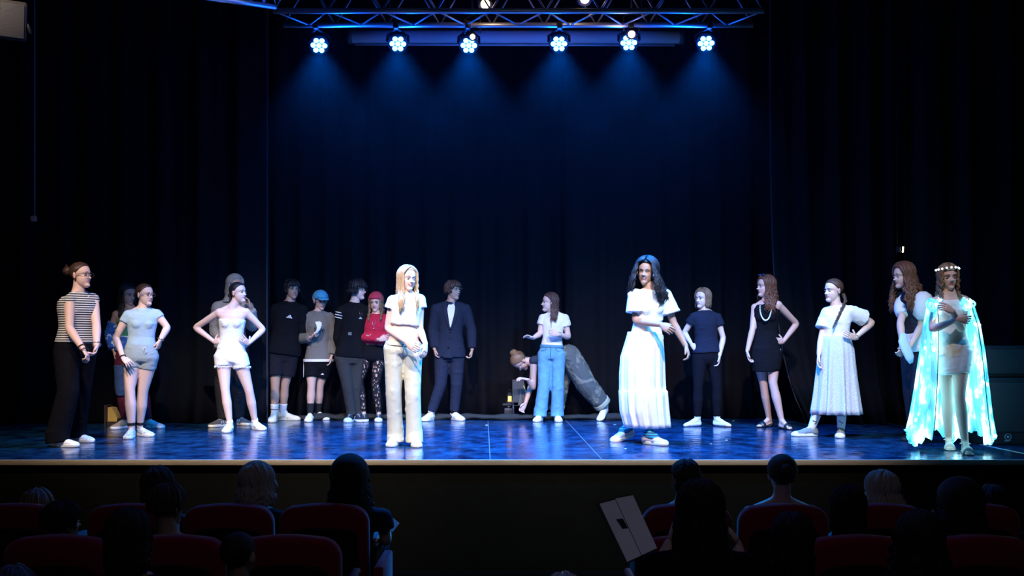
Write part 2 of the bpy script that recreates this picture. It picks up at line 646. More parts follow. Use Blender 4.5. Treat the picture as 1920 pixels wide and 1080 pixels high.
def skeleton(sp):
    sk = dict(sp)
    k = sp.get('H', 1.6) / 1.6; sk['k'] = k
    if 'feet' in sp:
        fa, fb = sp['feet']
        ga, gb = ground(*fa[:2]), ground(*fb[:2])
        sk['ga'], sk['gb'] = ga, gb
        sk['ya'], sk['yb'] = fa[2], fb[2]
        d0 = sp.get('d', (ga.y + gb.y) / 2)
        sk['la'] = fa[3] if len(fa) > 3 else 0; sk['lb'] = fb[3] if len(fb) > 3 else 0
    else:
        d0 = sp['d']
    sk['d0'] = d0
    pt = lambda q: at(q[0], q[1], d0 + (q[2] if len(q) > 2 else 0))
    ys = sp.get('ys', 0); yh = sp.get('yh', ys)
    sk['neck'] = pt(sp['neck']); sk['pelvis'] = pt(sp['pelvis'])
    sk['up'] = (sk['neck'] - sk['pelvis']).normalized()
    sk['L'] = (sk['neck'] - sk['pelvis']).length
    sk['r'] = rgt(ys); sk['rh'] = rgt(yh)
    sk['f'] = fwd(ys)
    sw = sp.get('sw', .29) * k
    for nme, s in (('a', -1), ('b', 1)):
        p = sk['neck'] + sk['r'] * s * sw / 2 - sk['up'] * .035
        if 's' + nme in sp:
            q = sp['s' + nme]; p = at(q[0], q[1], p.y + (q[2] if len(q) > 2 else 0))
        sk['S' + nme] = p
        sk['E' + nme] = pt(sp['e' + nme]); sk['W' + nme] = pt(sp['w' + nme])
        sk['T' + nme] = pt(sp['t' + nme]) if 't' + nme in sp else None
        h = sk['pelvis'] + sk['rh'] * s * .082 * k
        sk['H' + nme] = h
        gk = sk['g' + nme]; y = sk['y' + nme]
        lift = sk['l' + nme]
        an = gk - fwd(y) * .072 * k + V((0, 0, .085 * k + lift))
        sk['A' + nme] = an
        if 'k' + nme in sp:
            q = sp['k' + nme]
            dd = q[2] if len(q) > 2 else 0
            kn = at(q[0], q[1], (h.y + an.y) / 2 - .03 + dd)
        else:
            kn = h * .52 + an * .48 + sk['f'] * .03
        sk['K' + nme] = kn
    sk['dp'] = .092 * k * sp.get('wd', 1)
    hp = sp['head']
    c = at(hp[0], hp[1], d0 + (hp[2] if len(hp) > 2 else 0))
    hy, hpi, hr = sp.get('look', (0, 0, 0))
    hs = sp.get('hs', .95) * 1.05
    sk['HM'] = Matrix.Translation(c) @ Matrix.Rotation(math.radians(hy), 4, 'Z') @ Matrix.Rotation(math.radians(hpi), 4, 'X') @ Matrix.Rotation(math.radians(hr), 4, 'Y') @ Matrix.Diagonal((hs, hs, hs, 1))
    sk['hs'] = hs
    return sk


def torso_rings(g, sk, t0, t1, off=0.0, wm=1.0, hem=0.0, n=28, dm=1.0, extra=None, mi=0, front=0.0):
    ts = sorted(set([t0, t1] + [x[0] for x in TOR if t0 < x[0] < t1] + [t0 + (t1 - t0) * q / 8 for q in range(1, 8)]))
    rr = []
    up = sk['up']; k = sk['k']; wd = sk.get('wd', 1)
    for t in ts:
        a, b = tor(t)
        u = max(0, min(1, t))
        r = sk['rh'].lerp(sk['r'], u)
        r = (r - up * r.dot(up)).normalized(); f = r.cross(up)
        c = sk['pelvis'] + up * sk['L'] * t
        h = hem * max(0, (1 - (t - t0) / max(.01, (t1 - t0)) * 1.6))
        aa = a * k * wm * wd + off + h; bb = b * k * dm * wd + off + h * .8
        c = c + f * (front * math.sin(max(0, min(1, (t - .3) / .7)) * 3.14))
        ring = []
        for j in range(n):
            p = 2 * math.pi * j / n
            cx, sx = math.cos(p), math.sin(p)
            e = .86
            ring.append(c + r * aa * math.copysign(abs(cx) ** e, cx) + f * bb * math.copysign(abs(sx) ** e, sx))
        rr.append(ring)
    g.rings(rr, mi)


def limb_pt(sk, side, u, leg=False):
    A, B, C = (sk['H' + side], sk['K' + side], sk['A' + side]) if leg else (sk['S' + side], sk['E' + side], sk['W' + side])
    return A.lerp(B, u) if u <= 1 else B.lerp(C, u - 1)


def limb(g, sk, side, u0, u1, rf, leg=False, n=14, steps=10, mi=0):
    """rf: list of (u, radius)"""
    us = [u0 + (u1 - u0) * i / steps for i in range(steps + 1)]
    if u0 < 1 < u1: us = sorted(set(us + [.93, 1.0, 1.07])); us = [u for u in us if u0 <= u <= u1]
    xs = [q[0] for q in rf]; ys = [q[1] for q in rf]
    rads = [float(np.interp(u, xs, ys)) for u in us]
    pts = [limb_pt(sk, side, u, leg) for u in us]
    sm = list(pts)
    for i in range(1, len(pts) - 1):
        if abs(us[i] - 1) < .15: sm[i] = pts[i] * .6 + (pts[i - 1] + pts[i + 1]) * .2
    g.tube(sm, rads, n, mi)


ARM = [(0, .042), (.3, .041), (.7, .035), (1, .033), (1.25, .036), (1.6, .029), (2, .0225)]
LEG = [(0, .086), (.3, .080), (.7, .062), (1, .050), (1.15, .047), (1.35, .054), (1.7, .040), (2, .031)]


def body(sk, parent, mats, vox=.0075):
    k = sk['k']; g = G(); am = sk.get('arm', 1) * k; lm = sk.get('leg', 1) * k
    torso_rings(g, sk, -.085, 1.02, 0)
    up = sk['up']
    HM = sk['HM']
    nb = sk['neck']
    g.tube([nb - up * .05, nb + up * .02, nb.lerp(HM @ V((0, .012, -.05)), .55), HM @ V((0, .016, -.045)), HM @ V((0, .018, -.02))],
           [.066 * k, .058 * k, .051 * k, .050 * k, .045 * k], 16)
    for s in 'ab':
        S = sk['S' + s]
        g.capsule(nb - up * .025, S, .040 * k, .046 * k)
        g.capsule(nb + up * .036 * k, S + up * .010 * k, .038 * k, .030 * k)
        g.ell(S, (.047 * am,) * 3)
        g.capsule(sk['pelvis'] + up * sk['L'] * .78, S - up * .01, .06 * k, .044 * k)
        limb(g, sk, s, 0, 2, [(u, r * am) for u, r in ARM])
        limb(g, sk, s, 0, 2, [(u, r * lm) for u, r in LEG], leg=True)
        g.ell(sk['H' + s], (.086 * lm,) * 3)
        # foot
        A = sk['A' + s]; f = fwd(sk['y' + s]); r = rgt(sk['y' + s])
        lift = sk['l' + s]
        gp = sk['g' + s] + V((0, 0, .012))
        heel = V((A.x, A.y, 0)) - f * .020 * k + V((0, 0, .030 + lift))
        ball = gp + f * .055 * k + V((0, 0, .010)); toe = gp + f * .105 * k + V((0, 0, .002))
        g.ell(A, (.032 * k,) * 3)
        g.capsule(A - V((0, 0, .01)), heel, .028 * k, .027 * k)
        g.capsule(A + f * .01, ball, .028 * k, .020 * k)
        g.capsule(heel, ball, .026 * k, .024 * k)
        g.capsule(ball - r * .016, toe - r * .014, .020 * k, .013 * k)
        g.capsule(ball + r * .016, toe + r * .012 - f * .012, .019 * k, .011 * k)
    if sk.get('bust'):
        c = sk['pelvis'] + up * sk['L'] * .70
        rt = sk['r']; f = rt.cross(up)
        for s in (-1, 1):
            g.ell(c + rt * s * .055 * k + f * .065 * k, (.048 * k, .045 * k, .05 * k))
    me = mesh_of(g, 'body', [])
    t = bpy.data.objects.new('tmp', me); COL.objects.link(t)
    r_ = t.modifiers.new('r', 'REMESH'); r_.mode = 'VOXEL'; r_.voxel_size = vox
    s_ = t.modifiers.new('s', 'SMOOTH'); s_.factor = .5; s_.iterations = 5
    me2 = bpy.data.meshes.new_from_object(t.evaluated_get(bpy.context.evaluated_depsgraph_get()))
    bpy.data.objects.remove(t); bpy.data.meshes.remove(me)
    g = G()
    n = len(me2.vertices); co = np.empty(n * 3, dtype=np.float32); me2.vertices.foreach_get('co', co)
    g.v = [tuple(c) for c in co.reshape(-1, 3)]
    g.f = [tuple(p.vertices) for p in me2.polygons]; g.m = [0] * len(g.f)
    bpy.data.meshes.remove(me2)
    head_mesh(g, HM, sk.get('smile', 0.0), sk.get('closed', False))
    for s in 'ab':
        if sk.get('nohand' + s): continue
        W = sk['W' + s]; E = sk['E' + s]
        X = (sk['T' + s] - W) if sk['T' + s] is not None else (W - E)
        pn = sk.get('pn' + s)
        pn = V(pn) if pn else (sk['r'] * (1 if s == 'a' else -1))
        cu = sk.get('curl' + s, (22, 28, 18))
        hand(g, W - X.normalized() * .004, X, pn, right=(s == 'a'), k=.93 * k, curl=cu, spread=sk.get('spread' + s, 3), thumb=sk.get('thumb' + s, 30))
    # several material slots
    me = mesh_of(g, 'body', mats)
    shift(me, -root_of(parent))
    return link('body', me, parent)


# ------------------------------------------------------------------ clothing
def shirt(sk, parent, m, name='shirt', hem=.2, top=.965, sleeve=.45, off=.012, sr=.016, sflare=.012, hemflare=.0, vox=.0095, wr=(.0035, 34), wm=1.0, dm=1.0, front=.0, shoulder=True, cuff=False, it=3, sides='ab', collar=True):
    g = G(); k = sk['k']; am = sk.get('arm', 1) * k
    torso_rings(g, sk, hem, top, off, hem=hemflare, wm=wm, dm=dm, front=front)
    up = sk['up']
    if sk.get('bust'):
        c = sk['pelvis'] + up * sk['L'] * .70
        f = sk['r'].cross(up)
        for s in (-1, 1):
            g.ell(c + sk['r'] * s * .055 * k + f * .067 * k, (.055 * k, .050 * k, .057 * k))
    if shoulder:
        if collar: g.tube([sk['neck'] - up * .06, sk['neck'] - up * .03, sk['neck'] + up * .010, sk['neck'] + up * .026], [.10 * k, .094 * k, .076 * k, .066 * k], 20)
        for s in sides:
            S = sk['S' + s]
            g.capsule(sk['neck'] - up * .030, S, .040 * k + off * .6, .046 * k + off * .7)
            g.capsule(sk['neck'] + up * .006 * k, S + up * .008 * k, .046 * k + off * .4, .035 * k + off * .8)
            g.capsule(sk['pelvis'] + up * sk['L'] * .78, S - up * .01, .06 * k + off, .044 * k + off)
            if sleeve > 0:
                rf = [(u, r * am + sr + sflare * u / max(.3, sleeve)) for u, r in ARM]
                if cuff: rf = [(u, r if u < sleeve - .12 else np.interp(u, [q[0] for q in ARM], [q[1] for q in ARM]) * am + .008) for u, r in rf] + []
                g.ell(S, (.044 * am + sr,) * 3)
                limb(g, sk, s, 0, sleeve, rf)
    return build(name, g, m, parent, vox=vox, it=it, wr=(wr[0] * 1.15, wr[1], (.35, .35, 1), len(name) + int(abs(sk['neck'].x) * 100)) if wr else None)


def trousers(sk, parent, m, name='trousers', top=.22, end=1.95, rf=None, off=.012, vox=.010, wr=(.004, 28), crotch=-.24, it=3, pm=1.0, drop=0.0):
    g = G(); k = sk['k']
    torso_rings(g, sk, crotch + .03, top, off, wm=pm)
    rf = rf or [(0, .098), (1, .075), (2, .07)]
    for s in 'ab':
        g.ell(sk['H' + s] - V((0, 0, .01)), (rf[0][1] * k,) * 3)
        e = end
        limb(g, sk, s, 0, min(e, 2), [(u, r * k) for u, r in rf], leg=True, steps=14)
        if e > 2:      # hem falls over the shoe
            A = sk['A' + s]; f = fwd(sk['y' + s])
            r = rf[-1][1] * k
            g.tube([A + V((0, 0, .06)), A + f * .01 - V((0, 0, (e - 2)))], [r, r * 1.04], 16)
    return build(name, g, m, parent, vox=vox, it=it, wr=(wr[0] * .95, wr[1], (.5, .5, 1), len(name) + int(abs(sk['neck'].x) * 77)) if wr else None)


def skirt(sk, parent, m, rows, name='skirt', folds=14, amp=.03, depth=.75, dd=0.0, yaw=0.0, n=112, seed=2, thick=.004, pw=1.0):
    """rows: (py, left px, right px) edges seen in the place, at the wearer's distance"""
    g = G(); d0 = sk['d0'] + dd; rs = random.Random(seed)
    ph = [rs.random() * 6.28 for _ in range(4)]
    outer = []; inner = []
    y0, y1 = rows[0][0], rows[-1][0]
    full = []
    for a, b in zip(rows, rows[1:]):
        for q in range(4):
            t = q / 4; full.append(tuple(a[i] + (b[i] - a[i]) * t for i in range(3)))
    full.append(rows[-1])
    top_hw = (rows[0][2] - rows[0][1]) / 2 * d0 / F
    for py, xl, xr in full:
        u = (py - y0) / (y1 - y0)
        c = at((xl + xr) / 2, py, d0); hw = (xr - xl) / 2 * d0 / F
        ring = []; rin = []
        for j in range(n):
            p = 2 * math.pi * j / n
            w = math.sin(folds * p + ph[0] + .8 * math.sin(2 * p + ph[1])) * .6 + .4 * math.sin(folds * 1.7 * p + ph[2] + u)
            q = 1 + (amp * (u ** pw)) / max(.05, hw) * (w - .6)
            X = V((math.cos(p) * hw * q, math.sin(p) * max(hw * depth, top_hw * .72) * q, 0))
            ring.append(c + X)
            rin.append(c + X * (1 - thick / hw))
        outer.append(ring); inner.append(rin)
    rr = outer + inner[::-1][:max(2, len(inner) // 2)]
    vs = rr
    g.rings(vs, 0, True)
    return build(name, g, m, parent)


def sock(sk, parent, m, side, u0=1.75, off=.006, name='sock', foot=False):
    g = G(); k = sk['k']; lm = sk.get('leg', 1) * k
    limb(g, sk, side, u0, 2, [(u, r * lm + off) for u, r in LEG], leg=True, steps=5)
    A = sk['A' + side]; f = fwd(sk['y' + side]); r = rgt(sk['y' + side])
    gp = sk['g' + side] + V((0, 0, .014)); lift = sk['l' + side]
    heel = V((A.x, A.y, 0)) - f * .020 * k + V((0, 0, .034 + lift))
    ball = gp + f * .055 * k + V((0, 0, .012)); toe = gp + f * .100 * k + V((0, 0, .004))
    if not foot: g.capsule(A + V((0, 0, .02)), A - V((0, 0, .012)), .037 * k, .033 * k)
    if not foot: return build(name, g, m, parent, vox=.006, it=3)
    g.ell(A, (.036 * k,) * 3)
    g.capsule(A, heel, .034 * k, .032 * k)
    g.capsule(A, ball, .034 * k, .027 * k)
    g.capsule(heel, ball, .031 * k, .030 * k)
    g.capsule(ball, toe, .032 * k, .022 * k)
    return build(name, g, m, parent, vox=.006, it=4)


SHOE_UP = [(-.50, .016, .050), (-.46, .031, .078), (-.34, .036, .092), (-.18, .037, .092), (-.04, .040, .080), (.10, .044, .064), (.24, .047, .052), (.36, .044, .044), (.45, .033, .035), (.50, .012, .022)]


def shoe(sk, parent, side, upper, sole, lace=None, name='shoe', hi=0.0, L=.274, sh=.029, toecap=None, accent=None, slip=False, wid=1.0):
    k = sk['k']; L *= k
    y = sk['y' + side]; f = fwd(y); r = rgt(y); gp = sk['g' + side]; lift = sk['l' + side]
    c = gp + V((0, 0, .001)) - f * .0
    # tilt when the heel is raised
    M = Matrix.Translation(c) @ Matrix(((f.x, -r.x, 0, 0), (f.y, -r.y, 0, 0), (0, 0, 1, 0), (0, 0, 0, 1)))
    # local: x forward, y to the wearer's left, z up
    if lift:
        a = math.asin(min(.9, lift / (L * .55)))
        M = M @ Matrix.Translation((L * .3, 0, 0)) @ Matrix.Rotation(a, 4, 'Y') @ Matrix.Translation((-L * .3, 0, 0))
    g = G(); rr = []
    for x, hw, h in SHOE_UP:
        hh = h * k + (hi if -.48 < x < -.05 else 0)
        if slip: hh = min(hh, .06 * k + (.01 if x < .1 else 0))
        ring = []
        hw = hw * wid
        for j in range(14):
            p = math.pi * j / 13
            ring.append(V((x * L, hw * k * math.copysign(abs(math.cos(p)) ** .8, math.cos(p)), sh * .7 + (hh - sh * .5) * abs(math.sin(p)) ** .75)))
        rr.append(ring)
    g.rings(rr, 0, True, M)
    o = build(name, g, upper, parent, vox=None)
    g = G()
    outl = []
    nn = 32
    for j in range(nn):
        p = 2 * math.pi * j / nn; cx = math.cos(p)
        x = cx * .505 * L + (.006 if cx > 0 else 0)
        w = np.interp(cx, [-1, -.9, -.5, 0, .5, .85, 1], [0, .018, .036, .038, .050, .038, 0]) * k * wid
        outl.append((x, w * (1 if math.sin(p) >= 0 else -1) + .003 * (1 if math.sin(p) >= 0 else -1)))
    rings = []
    for z, ins in ((0, .96), (.004, 1.0), (sh * .8, 1.0), (sh, .97)):
        rings.append([V((x * ins, w * ins, z)) for x, w in outl])
    g.rings(rings, 0, True, M)
    build('sole', g, sole, o)
    if lace:
        g = G()
        for i in range(5):
            x = (.30 - .085 * i) * L - .04 * L
            z = float(np.interp(x / L, [q[0] for q in SHOE_UP], [q[2] for q in SHOE_UP])) * k + .004
            sgn = 1 if i % 2 else -1
            g.tube([V((x - .006, -.020 * k, z - .006)), V((x, 0, z)), V((x + .006, .020 * k, z - .006))], .0032, 6, M=M)
            g.tube([V((x + .008, -.020 * k * sgn, z - .007)), V((x + .002, .0, z)), V((x - .012, .020 * k * sgn, z - .004))], .0028, 6, M=M)
        build('lace', g, lace, o)
    if toecap:
        g = G(); rr = []
        for x, hw, h in ((.31, .0475, .049), (.38, .0455, .0455), (.45, .0355, .038), (.505, .014, .026)):
            rr.append([V((x * L, hw * k * math.cos(math.pi * j / 13), sh * .7 + (h * k - sh * .5) * abs(math.sin(math.pi * j / 13)) ** .75)) for j in range(14)])
        g.rings(rr, 0, True, M); build('toe_cap', g, toecap, o)
    if accent:
        g = G()
        for s in (-1, 1):
            for q in range(3):
                x = (-.10 + .085 * q) * L
                z0 = sh; z1 = .060 * k
                g.tube([V((x, s * .0445 * k, z0)), V((x - .006, s * .0435 * k, (z0 + z1) / 2)), V((x - .016, s * .037 * k, z1))], .0040, 6, M=M)
        build('shoe_stripe', g, accent, o)
    return o


def glasses(sk, parent, m, dark=False):
    g = G(); M = sk['HM']
    for s in (-1, 1):
        pts = [V((s * .031 + .020 * math.cos(a), -.0905 + .0020 * abs(math.cos(a)), .001 + .0155 * math.sin(a))) for a in [2 * math.pi * j / 16 for j in range(17)]]
        g.tube(pts, .0020, 6, M=M)
        g.tube([V((s * .050, -.088, .006)), V((s * .068, -.055, .007)), V((s * .077, .004, .004))], .0018, 6, M=M)
    g.tube([V((-.011, -.091, .004)), V((0, -.094, .007)), V((.011, -.091, .004))], .0018, 6, M=M)
    return build('glasses', g, m, parent)


def bracelet(sk, parent, m, side, u=1.93, r=.029, t=.004, name='bracelet'):
    k = sk['k'] * sk.get('arm', 1)
    c = limb_pt(sk, side, u); ax = (sk['W' + side] - sk['E' + side]).normalized()
    a = ax.orthogonal().normalized(); b = ax.cross(a); g = G()
    g.tube([c + (a * math.cos(q) + b * math.sin(q)) * r * k for q in [2 * math.pi * j / 18 for j in range(19)]], t, 6)
    return build(name, g, m, parent)


def front_frame(sk, t, x=0.0, off=.02, extra=0.0):
    """frame lying on the chest: X to the person's left-hand picture side, Y up, Z out of the chest"""
    up = sk['up']; r = sk['r'].lerp(sk['rh'], 1 - max(0, min(1, t))); r = (r - up * r.dot(up)).normalized(); f = r.cross(up)
    a, b = tor(t); k = sk['k'] * sk.get('wd', 1)
    yy = (b * k + off) * math.sqrt(max(.05, 1 - (x / (a * k + off)) ** 2))
    p = sk['pelvis'] + up * sk['L'] * t + r * x + f * (yy + extra)
    return Matrix(((r.x, up.x, f.x, p.x), (r.y, up.y, f.y, p.y), (r.z, up.z, f.z, p.z), (0, 0, 0, 1)))


def bar_mark(parent, M, w, m, name='logo'):
    """triangular mark of three slanted bars"""
    g = G()
    for i, (x0, h) in enumerate(((-.50, .30), (-.12, .62), (.26, .95))):
        bw = .29
        pts = [(x0, 0), (x0 + bw, 0), (x0 + bw - .5 * h, h), (x0 - .5 * h * .75, h * .78)]
        vs = [V((p[0] * w, p[1] * w * .7, z)) for z in (-.001, .004) for p in pts]
        g.add(vs, [(3, 2, 1, 0), (4, 5, 6, 7), (0, 1, 5, 4), (1, 2, 6, 5), (2, 3, 7, 6), (3, 0, 4, 7)], 0, M)
    return build(name, g, m, parent, smooth=False)


def TIGHT(off=.009):
    return [(u, r + off) for u, r in LEG]


def strip(sk, rows, m, parent, name, off, th=.005, cols=6):
    """a shaped panel lying on the front of the torso; rows (t, x left, x right)"""
    g = G(); f = sk['r'].cross(sk['up']); fine = []
    for a, b in zip(rows, rows[1:]):
        for q in range(4): fine.append(tuple(a[i] + (b[i] - a[i]) * q / 4 for i in range(3)))
    fine.append(rows[-1]); rr = []
    for t, xl, xr in fine:
        fr = [front_frame(sk, t, xl + (xr - xl) * j / cols, off).translation for j in range(cols + 1)]
        rr.append(fr + [q - f * .02 + f * 0 for q in fr[::-1]])
    rr = [[q + f * th for q in r[:cols + 1]] + r[cols + 1:] for r in rr]
    g.rings(rr)
    return build(name, g, m, parent, smooth=False)
# ------------------------------------------------------------------ the place: stage and auditorium
def grid_sheet(g, x0, x1, y, z0, z1, amp, per, seed, nx=None, nz=14, bow=0.0, thick=.03, edge=None, flare=0.0, edge1=None):
    """a hanging cloth with folds; given thickness"""
    rs = random.Random(seed)
    nx = nx or int(abs(x1 - x0) / .035)
    ph = [rs.random() * 6.28 for _ in range(5)]
    def pt(i, j, back):
        u = i / nx; v = j / nz
        z = z0 + (z1 - z0) * v
        a0 = x0 + (edge(z) if edge else 0)
        x = a0 + (x1 + (edge1(z) if edge1 else 0) - a0) * u
        w = math.sin(x0 + (x1 - x0) * u * 1.0 * 6.28 / per + ph[0] + .9 * math.sin((x1 - x0) * u * 2.1 + ph[1]))
        w += .5 * math.sin((x1 - x0) * u * 6.28 / per * 1.9 + ph[2] + v * .8)
        a = amp * (1.0 - .35 * v) * (1 + .5 * math.sin((x1 - x0) * u * 1.3 + ph[3]))
        yy = y + a * w + (thick if back else 0) - flare * max(0, 1 - v * 8) ** 2
        return (x, yy, z)
    vs = []; fs = []
    for b in (0, 1):
        for j in range(nz + 1):
            for i in range(nx + 1):
                vs.append(pt(i, j, b))
    W = nx + 1; o = W * (nz + 1)
    for j in range(nz):
        for i in range(nx):
            a = j * W + i
            fs.append((a, a + 1, a + W + 1, a + W)); fs.append((o + a, o + a + W, o + a + W + 1, o + a + 1))
    for i in range(nx):
        fs.append((i, i + o, i + 1 + o, i + 1)); a = nz * W + i; fs.append((a, a + 1, a + 1 + o, a + o))
    for j in range(nz):
        a = j * W; fs.append((a, a + W, a + W + o, a + o)); a = j * W + nx; fs.append((a, a + o, a + W + o, a + W))
    g.add(vs, fs)


M_BLACKW = mat('black_paint', (.012, .013, .016), rough=.85)
M_CURT = mat('black_velvet', (.0070, .0070, .0085), rough=.95, bump=.1, bscale=200, sheen=0.0, spec=.05)
M_CURT2 = mat('black_velvet_leg', (.0075, .0085, .0115), rough=.95, bump=.1, bscale=200, spec=.05)

# stage floor: dark uneven vinyl, blue stage light and streaks put in its colour
def stage_mat():
    m = bpy.data.materials.new('stage_vinyl'); nt, N, L, b = nm(m)
    tc = N.new('ShaderNodeTexCoord')
    mp = N.new('ShaderNodeMapping'); mp.inputs['Scale'].default_value = (1.0, .8, 1)
    L.new(tc.outputs['Object'], mp.inputs[0])
    n1 = N.new('ShaderNodeTexNoise'); n1.inputs['Scale'].default_value = 4.5; n1.inputs['Detail'].default_value = 6; n1.inputs['Roughness'].default_value = .62
    L.new(mp.outputs[0], n1.inputs['Vector'])
    n2 = N.new('ShaderNodeTexNoise'); n2.inputs['Scale'].default_value = 9; n2.inputs['Detail'].default_value = 7
    L.new(mp.outputs[0], n2.inputs['Vector'])
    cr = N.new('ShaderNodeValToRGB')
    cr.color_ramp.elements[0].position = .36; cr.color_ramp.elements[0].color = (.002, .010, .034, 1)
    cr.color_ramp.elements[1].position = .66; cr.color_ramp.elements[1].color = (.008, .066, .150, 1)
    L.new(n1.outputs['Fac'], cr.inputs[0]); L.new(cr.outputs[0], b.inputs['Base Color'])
    rr = N.new('ShaderNodeMapRange'); rr.inputs[1].default_value = .35; rr.inputs[2].default_value = .7
    rr.inputs[3].default_value = .09; rr.inputs[4].default_value = .24
    L.new(n2.outputs['Fac'], rr.inputs[0]); L.new(rr.outputs[0], b.inputs['Roughness'])
    b.inputs['Specular IOR Level'].default_value = .62
    bp = N.new('ShaderNodeBump'); bp.inputs['Strength'].default_value = .45; bp.inputs['Distance'].default_value = .012
    L.new(n2.outputs['Fac'], bp.inputs['Height']); L.new(bp.outputs[0], b.inputs['Normal'])
    return m


SX = 6.2
YF = F * EYE / (862 - HY)       # front edge of the stage
YB = 12.75
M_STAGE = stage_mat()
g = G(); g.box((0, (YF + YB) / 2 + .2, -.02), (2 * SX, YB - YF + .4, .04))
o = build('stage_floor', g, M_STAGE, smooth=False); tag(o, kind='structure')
# nosing board along the edge, and the black fascia under it
g = G(); g.box((0, YF - .012, -.020), (2 * SX, .024, .044), bev=.004)
o = build('trim_1', g, mat('nosing_wood', (.30, .245, .16), rough=.6, bscale=25, stretch=(.3, 4, 4), var=.25)); tag(o, kind='structure')
g = G(); g.box((0, YF + .03, (AUD - .042) / 2 - .0), (2 * SX, .03, -AUD - .046))
o = build('stage_front', g, mat('fascia', (.0045, .005, .0042), rough=.9, spec=.03, var=.2, bscale=8), smooth=False); tag(o, kind='structure')
# shell
g = G(); g.box((0, 5.0, AUD - .05), (2 * SX + .4, 17.4, .1))
o = build('floor', g, mat('aisle_floor', (.0025, .0025, .003), rough=.9, spec=.02), smooth=False); tag(o, kind='structure')
g = G(); g.box((0, YB + .55, 2.6), (2 * SX + .4, .1, 7.0)); o = build('wall_back', g, M_BLACKW, smooth=False); tag(o, kind='structure')
for s, nme in ((-1, 'wall_left'), (1, 'wall_right')):
    g = G(); g.box((s * (SX + .05), 5.0, 2.6), (.1, 17.4, 7.0)); o = build(nme, g, M_BLACKW, smooth=False); tag(o, kind='structure')
g = G(); g.box((0, 5.0, 6.15), (2 * SX + .4, 17.4, .1)); o = build('ceiling', g, M_BLACKW, smooth=False); tag(o, kind='structure')

# curtains -----------------------------------------------------------------
def curtain(name, label, m=M_CURT, group=None, rim=0, **k):
    g = G(); grid_sheet(g, **k)
    o = build(name, g, m); tag(o, label, 'curtain', group)
    if rim:
        e = k.get('edge') or (lambda z: 0); xx = k['x1'] if rim > 0 else k['x0']
        g = G(); g.tube([V((xx + (e(z) if rim < 0 else 0), k['y'] - .035, z)) for z in [.02 + 5.9 * q / 24 for q in range(25)]], (.008, .016), 8, ref=(1, 0, 0))
        build('lit_edge_strip', g, mat('edge_light_blue', (.035, .04, .055), rough=.8), o)  # paler strip stands in for blue light caught on the curtain edge
    return o


z1 = 5.95
XA = lambda px, d: (px - 960) * d / F
curtain('stage_curtain', 'wide black backdrop curtain filling the middle of the back of the stage', x0=XA(708, 12.62), x1=XA(1075, 12.62), y=12.58, z0=.012, z1=z1, amp=.060, per=.34, seed=3, flare=.12)
curtain('stage_curtain', 'black backdrop curtain behind the boys on the left of the centre', x0=XA(440, 12.3), x1=XA(724, 12.3), y=12.30, z0=.012, z1=z1, amp=.055, per=.31, seed=5, flare=.12)
curtain('stage_curtain', 'black backdrop curtain behind the girl in black t-shirt and leggings', x0=XA(1060, 12.3), x1=XA(1500, 12.3), y=12.28, z0=.012, z1=z1, amp=.055, per=.33, seed=8, flare=.12)
# side legs
curtain('leg_curtain', 'black side curtain with a straight vertical edge at the left of the stage', m=M_CURT2, rim=1, x0=-SX + .06, x1=XA(503, 11.62), y=11.60, z0=.012, z1=z1, amp=.045, per=.42, seed=11, flare=.10)
curtain('leg_curtain', 'black side curtain sweeping open at the right of the stage', m=M_CURT2, rim=-1, x0=XA(1440, 11.55), x1=XA(1700, 11.55), y=11.50, z0=.012, z1=z1, amp=.07, per=.36, seed=13, flare=.14,
        edge=lambda z: .42 * math.exp(-z / .75))
curtain('leg_curtain', 'plain black masking curtain behind the two girls at far right', m=M_CURT2, x0=XA(1685, 11.2), x1=SX - .06, y=11.0, z0=.012, z1=z1, amp=.05, per=.45, seed=17, flare=.10)
# cloth pooled along the foot of the backdrop
g = G(); rs = random.Random(4)
pts = []; x = XA(560, 12.1)
while x < XA(1180, 12.1):
    pts.append((x, 12.02 + rs.uniform(-.03, .03), .028 + rs.uniform(-.004, .012))); x += .11
g.tube(pts, [(.035 + rs.uniform(-.008, .018), .07 + rs.uniform(-.02, .04)) for _ in pts], 12, ref=(0, 0, 1))
o = build('curtain_hem', g, cloth('pooled', (.03, .032, .03), bscale=12, bump=.6), wr=(.012, 25)); tag(o, 'bunched dark cloth lying along the foot of the black backdrop', 'cloth')

# floor tape and seams
g = G()
for a, b, w in (((1838, 833.5), (1925, 851.5), .022),):
    p, q = ground(*a), ground(*b); d = (q - p).normalized(); nn = V((-d.y, d.x, 0)) * w / 2
    g.add([p - nn, p + nn, q + nn, q - nn, *[v + V((0, 0, .0015)) for v in (p - nn, p + nn, q + nn, q - nn)]], [(3, 2, 1, 0), (4, 5, 6, 7), (0, 1, 5, 4), (1, 2, 6, 5), (2, 3, 7, 6), (3, 0, 4, 7)])
o = build('floor_tape', g, mat('tape', (.35, .4, .45)), smooth=False); tag(o, 'pale tape line on the stage floor beside the light-up cape', 'tape')
g = G()
for a, b in (((1060, 787), (1128, 861)), ((915, 789), (919, 861))):
    p, q = ground(*a), ground(*b); d = (q - p).normalized(); nn = V((-d.y, d.x, 0)) * .004
    g.add([p - nn, p + nn, q + nn, q - nn, *[v + V((0, 0, .0012)) for v in (p - nn, p + nn, q + nn, q - nn)]], [(3, 2, 1, 0), (4, 5, 6, 7), (0, 1, 5, 4), (1, 2, 6, 5), (2, 3, 7, 6), (3, 0, 4, 7)])
o = build('trim_2', g, mat('seam', (.10, .14, .22), rough=.3), smooth=False); tag(o, kind='structure')
